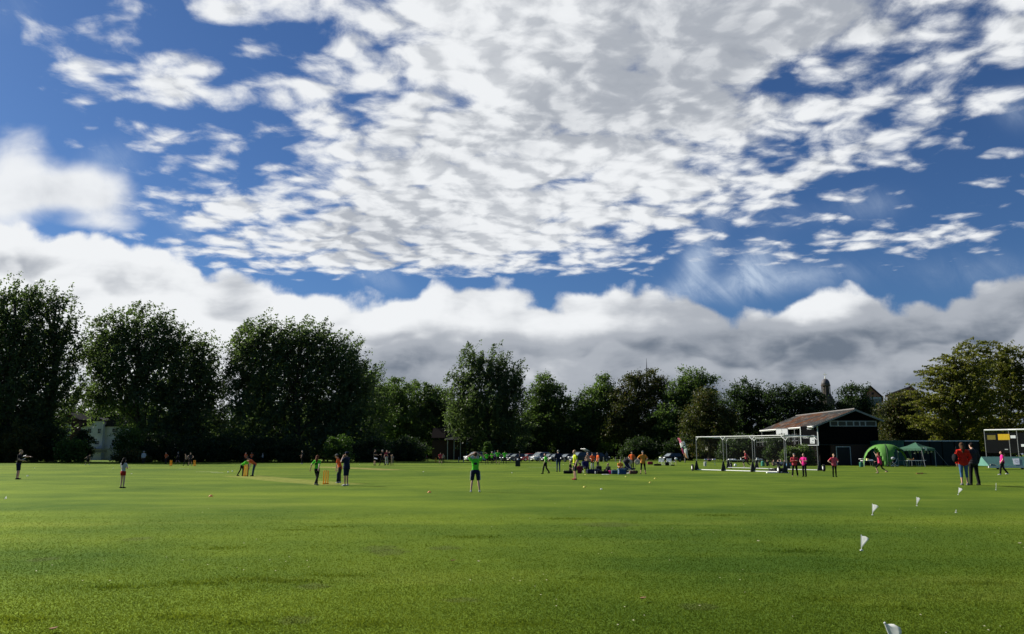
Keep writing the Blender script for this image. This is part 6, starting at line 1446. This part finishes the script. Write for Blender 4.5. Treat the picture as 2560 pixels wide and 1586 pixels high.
for j in range(len(left) * 3 - 2):
    t = j / 3; i = min(int(t), len(left) - 2); f = t - i
    l = Vector(left[i]).lerp(Vector(left[i + 1]), f); r_ = Vector(right[i]).lerp(Vector(right[i + 1]), f)
    row = [b.bm.verts.new(FP(*l.lerp(r_, k / NX), y=-.03 + .05 * math.sin(k * 1.1 + j * .4))) for k in range(NX + 1)]
    if prev:
        for k in range(NX):
            fc = b.bm.faces.new((prev[k], prev[k + 1], row[k + 1], row[k])); q = t / (len(left) - 1); u = (k + .5) / NX
            fc.material_index = (0 if u < .42 else 1) if q < .22 else (5 if .40 < q < .44 and u > .45 or .44 < q < .47 and u < .4 else 2) if q < .47 else ((0 if u < .35 else 3) if q < .58 and u > .0 else (0 if u < .4 else 2) if q < .70 else (4 if u < .45 else 2))
    prev = row
o = b.build('sail', mats_f, ff, smooth=True); o.modifiers.new('t', 'SOLIDIFY').thickness = .01
b = MB(); c = FP(1707.5, 1110, -.09); b.tube([c, c + Vector((0, -.012, 0))], 4.6 * m, 20); em = b.build('emblem', mats_f[2], ff)
b = MB()
for dx, dz, w_, h_ in ((-.10, .0, .05, .24), (.0, .11, .16, .04), (.0, .0, .14, .04), (.0, -.11, .16, .04), (.12, .05, .04, .12), (.12, -.06, .04, .12)): b.box(c + Vector((dx, -.02, dz)), (w_, .01, h_))
b.build('emblem_mark', mats_f[5], em)
b = MB()
for k in range(8):
    p_ = FP(1712.4 + k * .42, 1127 + k * 2.3, -.09); b.box(p_, (.12, .01, .045)); b.box(p_ + Vector((.05 if k % 2 else -.05, 0, -.045)), (.03, .01, .05))
b.build('lettering', mats_f[5], ff)

# ------------------------------------------------------------------ litter on the grass: fallen leaves and scraps
lf = mat('dead_leaf', (.20, .11, .05), .8, var=.3); lw = mat('pale_leaf', (.55, .50, .34), .8, var=.2)
for px, py, s_, m_, lab in ((1608, 1505, .06, lf, 'curled brown leaf on the near grass right of centre'), (1896, 1358, .05, lw, 'pale curled leaf on the grass left of the second flag'), (2550, 1364, .05, lw, 'pale scrap of leaf near the right edge'), (1132, 1408, .045, lf, 'dry yellow leaf on the grass in the middle'),
                            (132, 1583, .05, lf, 'reddish leaf at the bottom left edge'), (1197, 1409, .03, lw, 'tiny pale leaf on the grass in the middle')):
    g = ground(px, py); b = MB(); prev = None
    for i in range(6):
        t = i / 5; w_ = s_ * math.sin(math.pi * min(.97, max(.06, t))) * .5; z_ = .01 + .55 * s_ * (t - .5) ** 2 * 2
        row = [b.bm.verts.new(((t - .5) * s_ * 2, u * w_, z_ + abs(u) * w_ * .5)) for u in (-1, 0, 1)]
        if prev:
            for k in range(2): b.bm.faces.new((prev[k], prev[k + 1], row[k + 1], row[k]))
        prev = row
    o = b.build('fallen_leaf', m_, smooth=True); o.modifiers.new('t', 'SOLIDIFY').thickness = .002; o.location = g + Vector((0, 0, .02)); o.rotation_euler = (0, 0, px * .7); tag(o, lab, 'leaf')

# daisies and clover heads
def daisies():
    n = 190; yv = 1.0 / (1 / 7.2 - rng.random(n) * (1 / 7.2 - 1 / 32.0)); xv = (rng.random(n) * 2 - 1) * 0.66 * yv; k = (np.sin(xv * 0.8) + np.sin(yv * 0.7 + xv * 0.3)) > 0.1
    xv, yv = xv[k], yv[k]; n = len(xv); r = (0.006 + 0.004 * rng.random(n)) * (1 + 0.02 * yv); z = HT(xv, yv) + 0.03
    V_ = np.empty((n, 6, 3))
    for i in range(6):
        a = i * math.pi / 3; V_[:, i] = np.stack([xv + r * math.cos(a), yv + r * math.sin(a), z + 0.3 * r * math.sin(a * 2)], -1)
    return V_.reshape(-1, 3)
tag(quads_mesh('daisies', daisies(), 6, lw), 'tiny pale flowers scattered through the short grass', 'flowers', kind='stuff')

w_ = find('woman with brown hair in red'); k_ = w_.scale.x
o = MB().ball((0, 0, 0), (.11, .17, .20), 2).tube([(0, -.10, .15), (.03, -.05, .38), (.10, 0, .52)], .015, 6).build('shoulder_bag', CL['black'], smooth=True)
o.location = w_.location + Vector((-.34 * k_, -.02, 1.12 * k_)); tag(o, 'black shoulder bag hanging at the left side of the woman in red', 'bag')
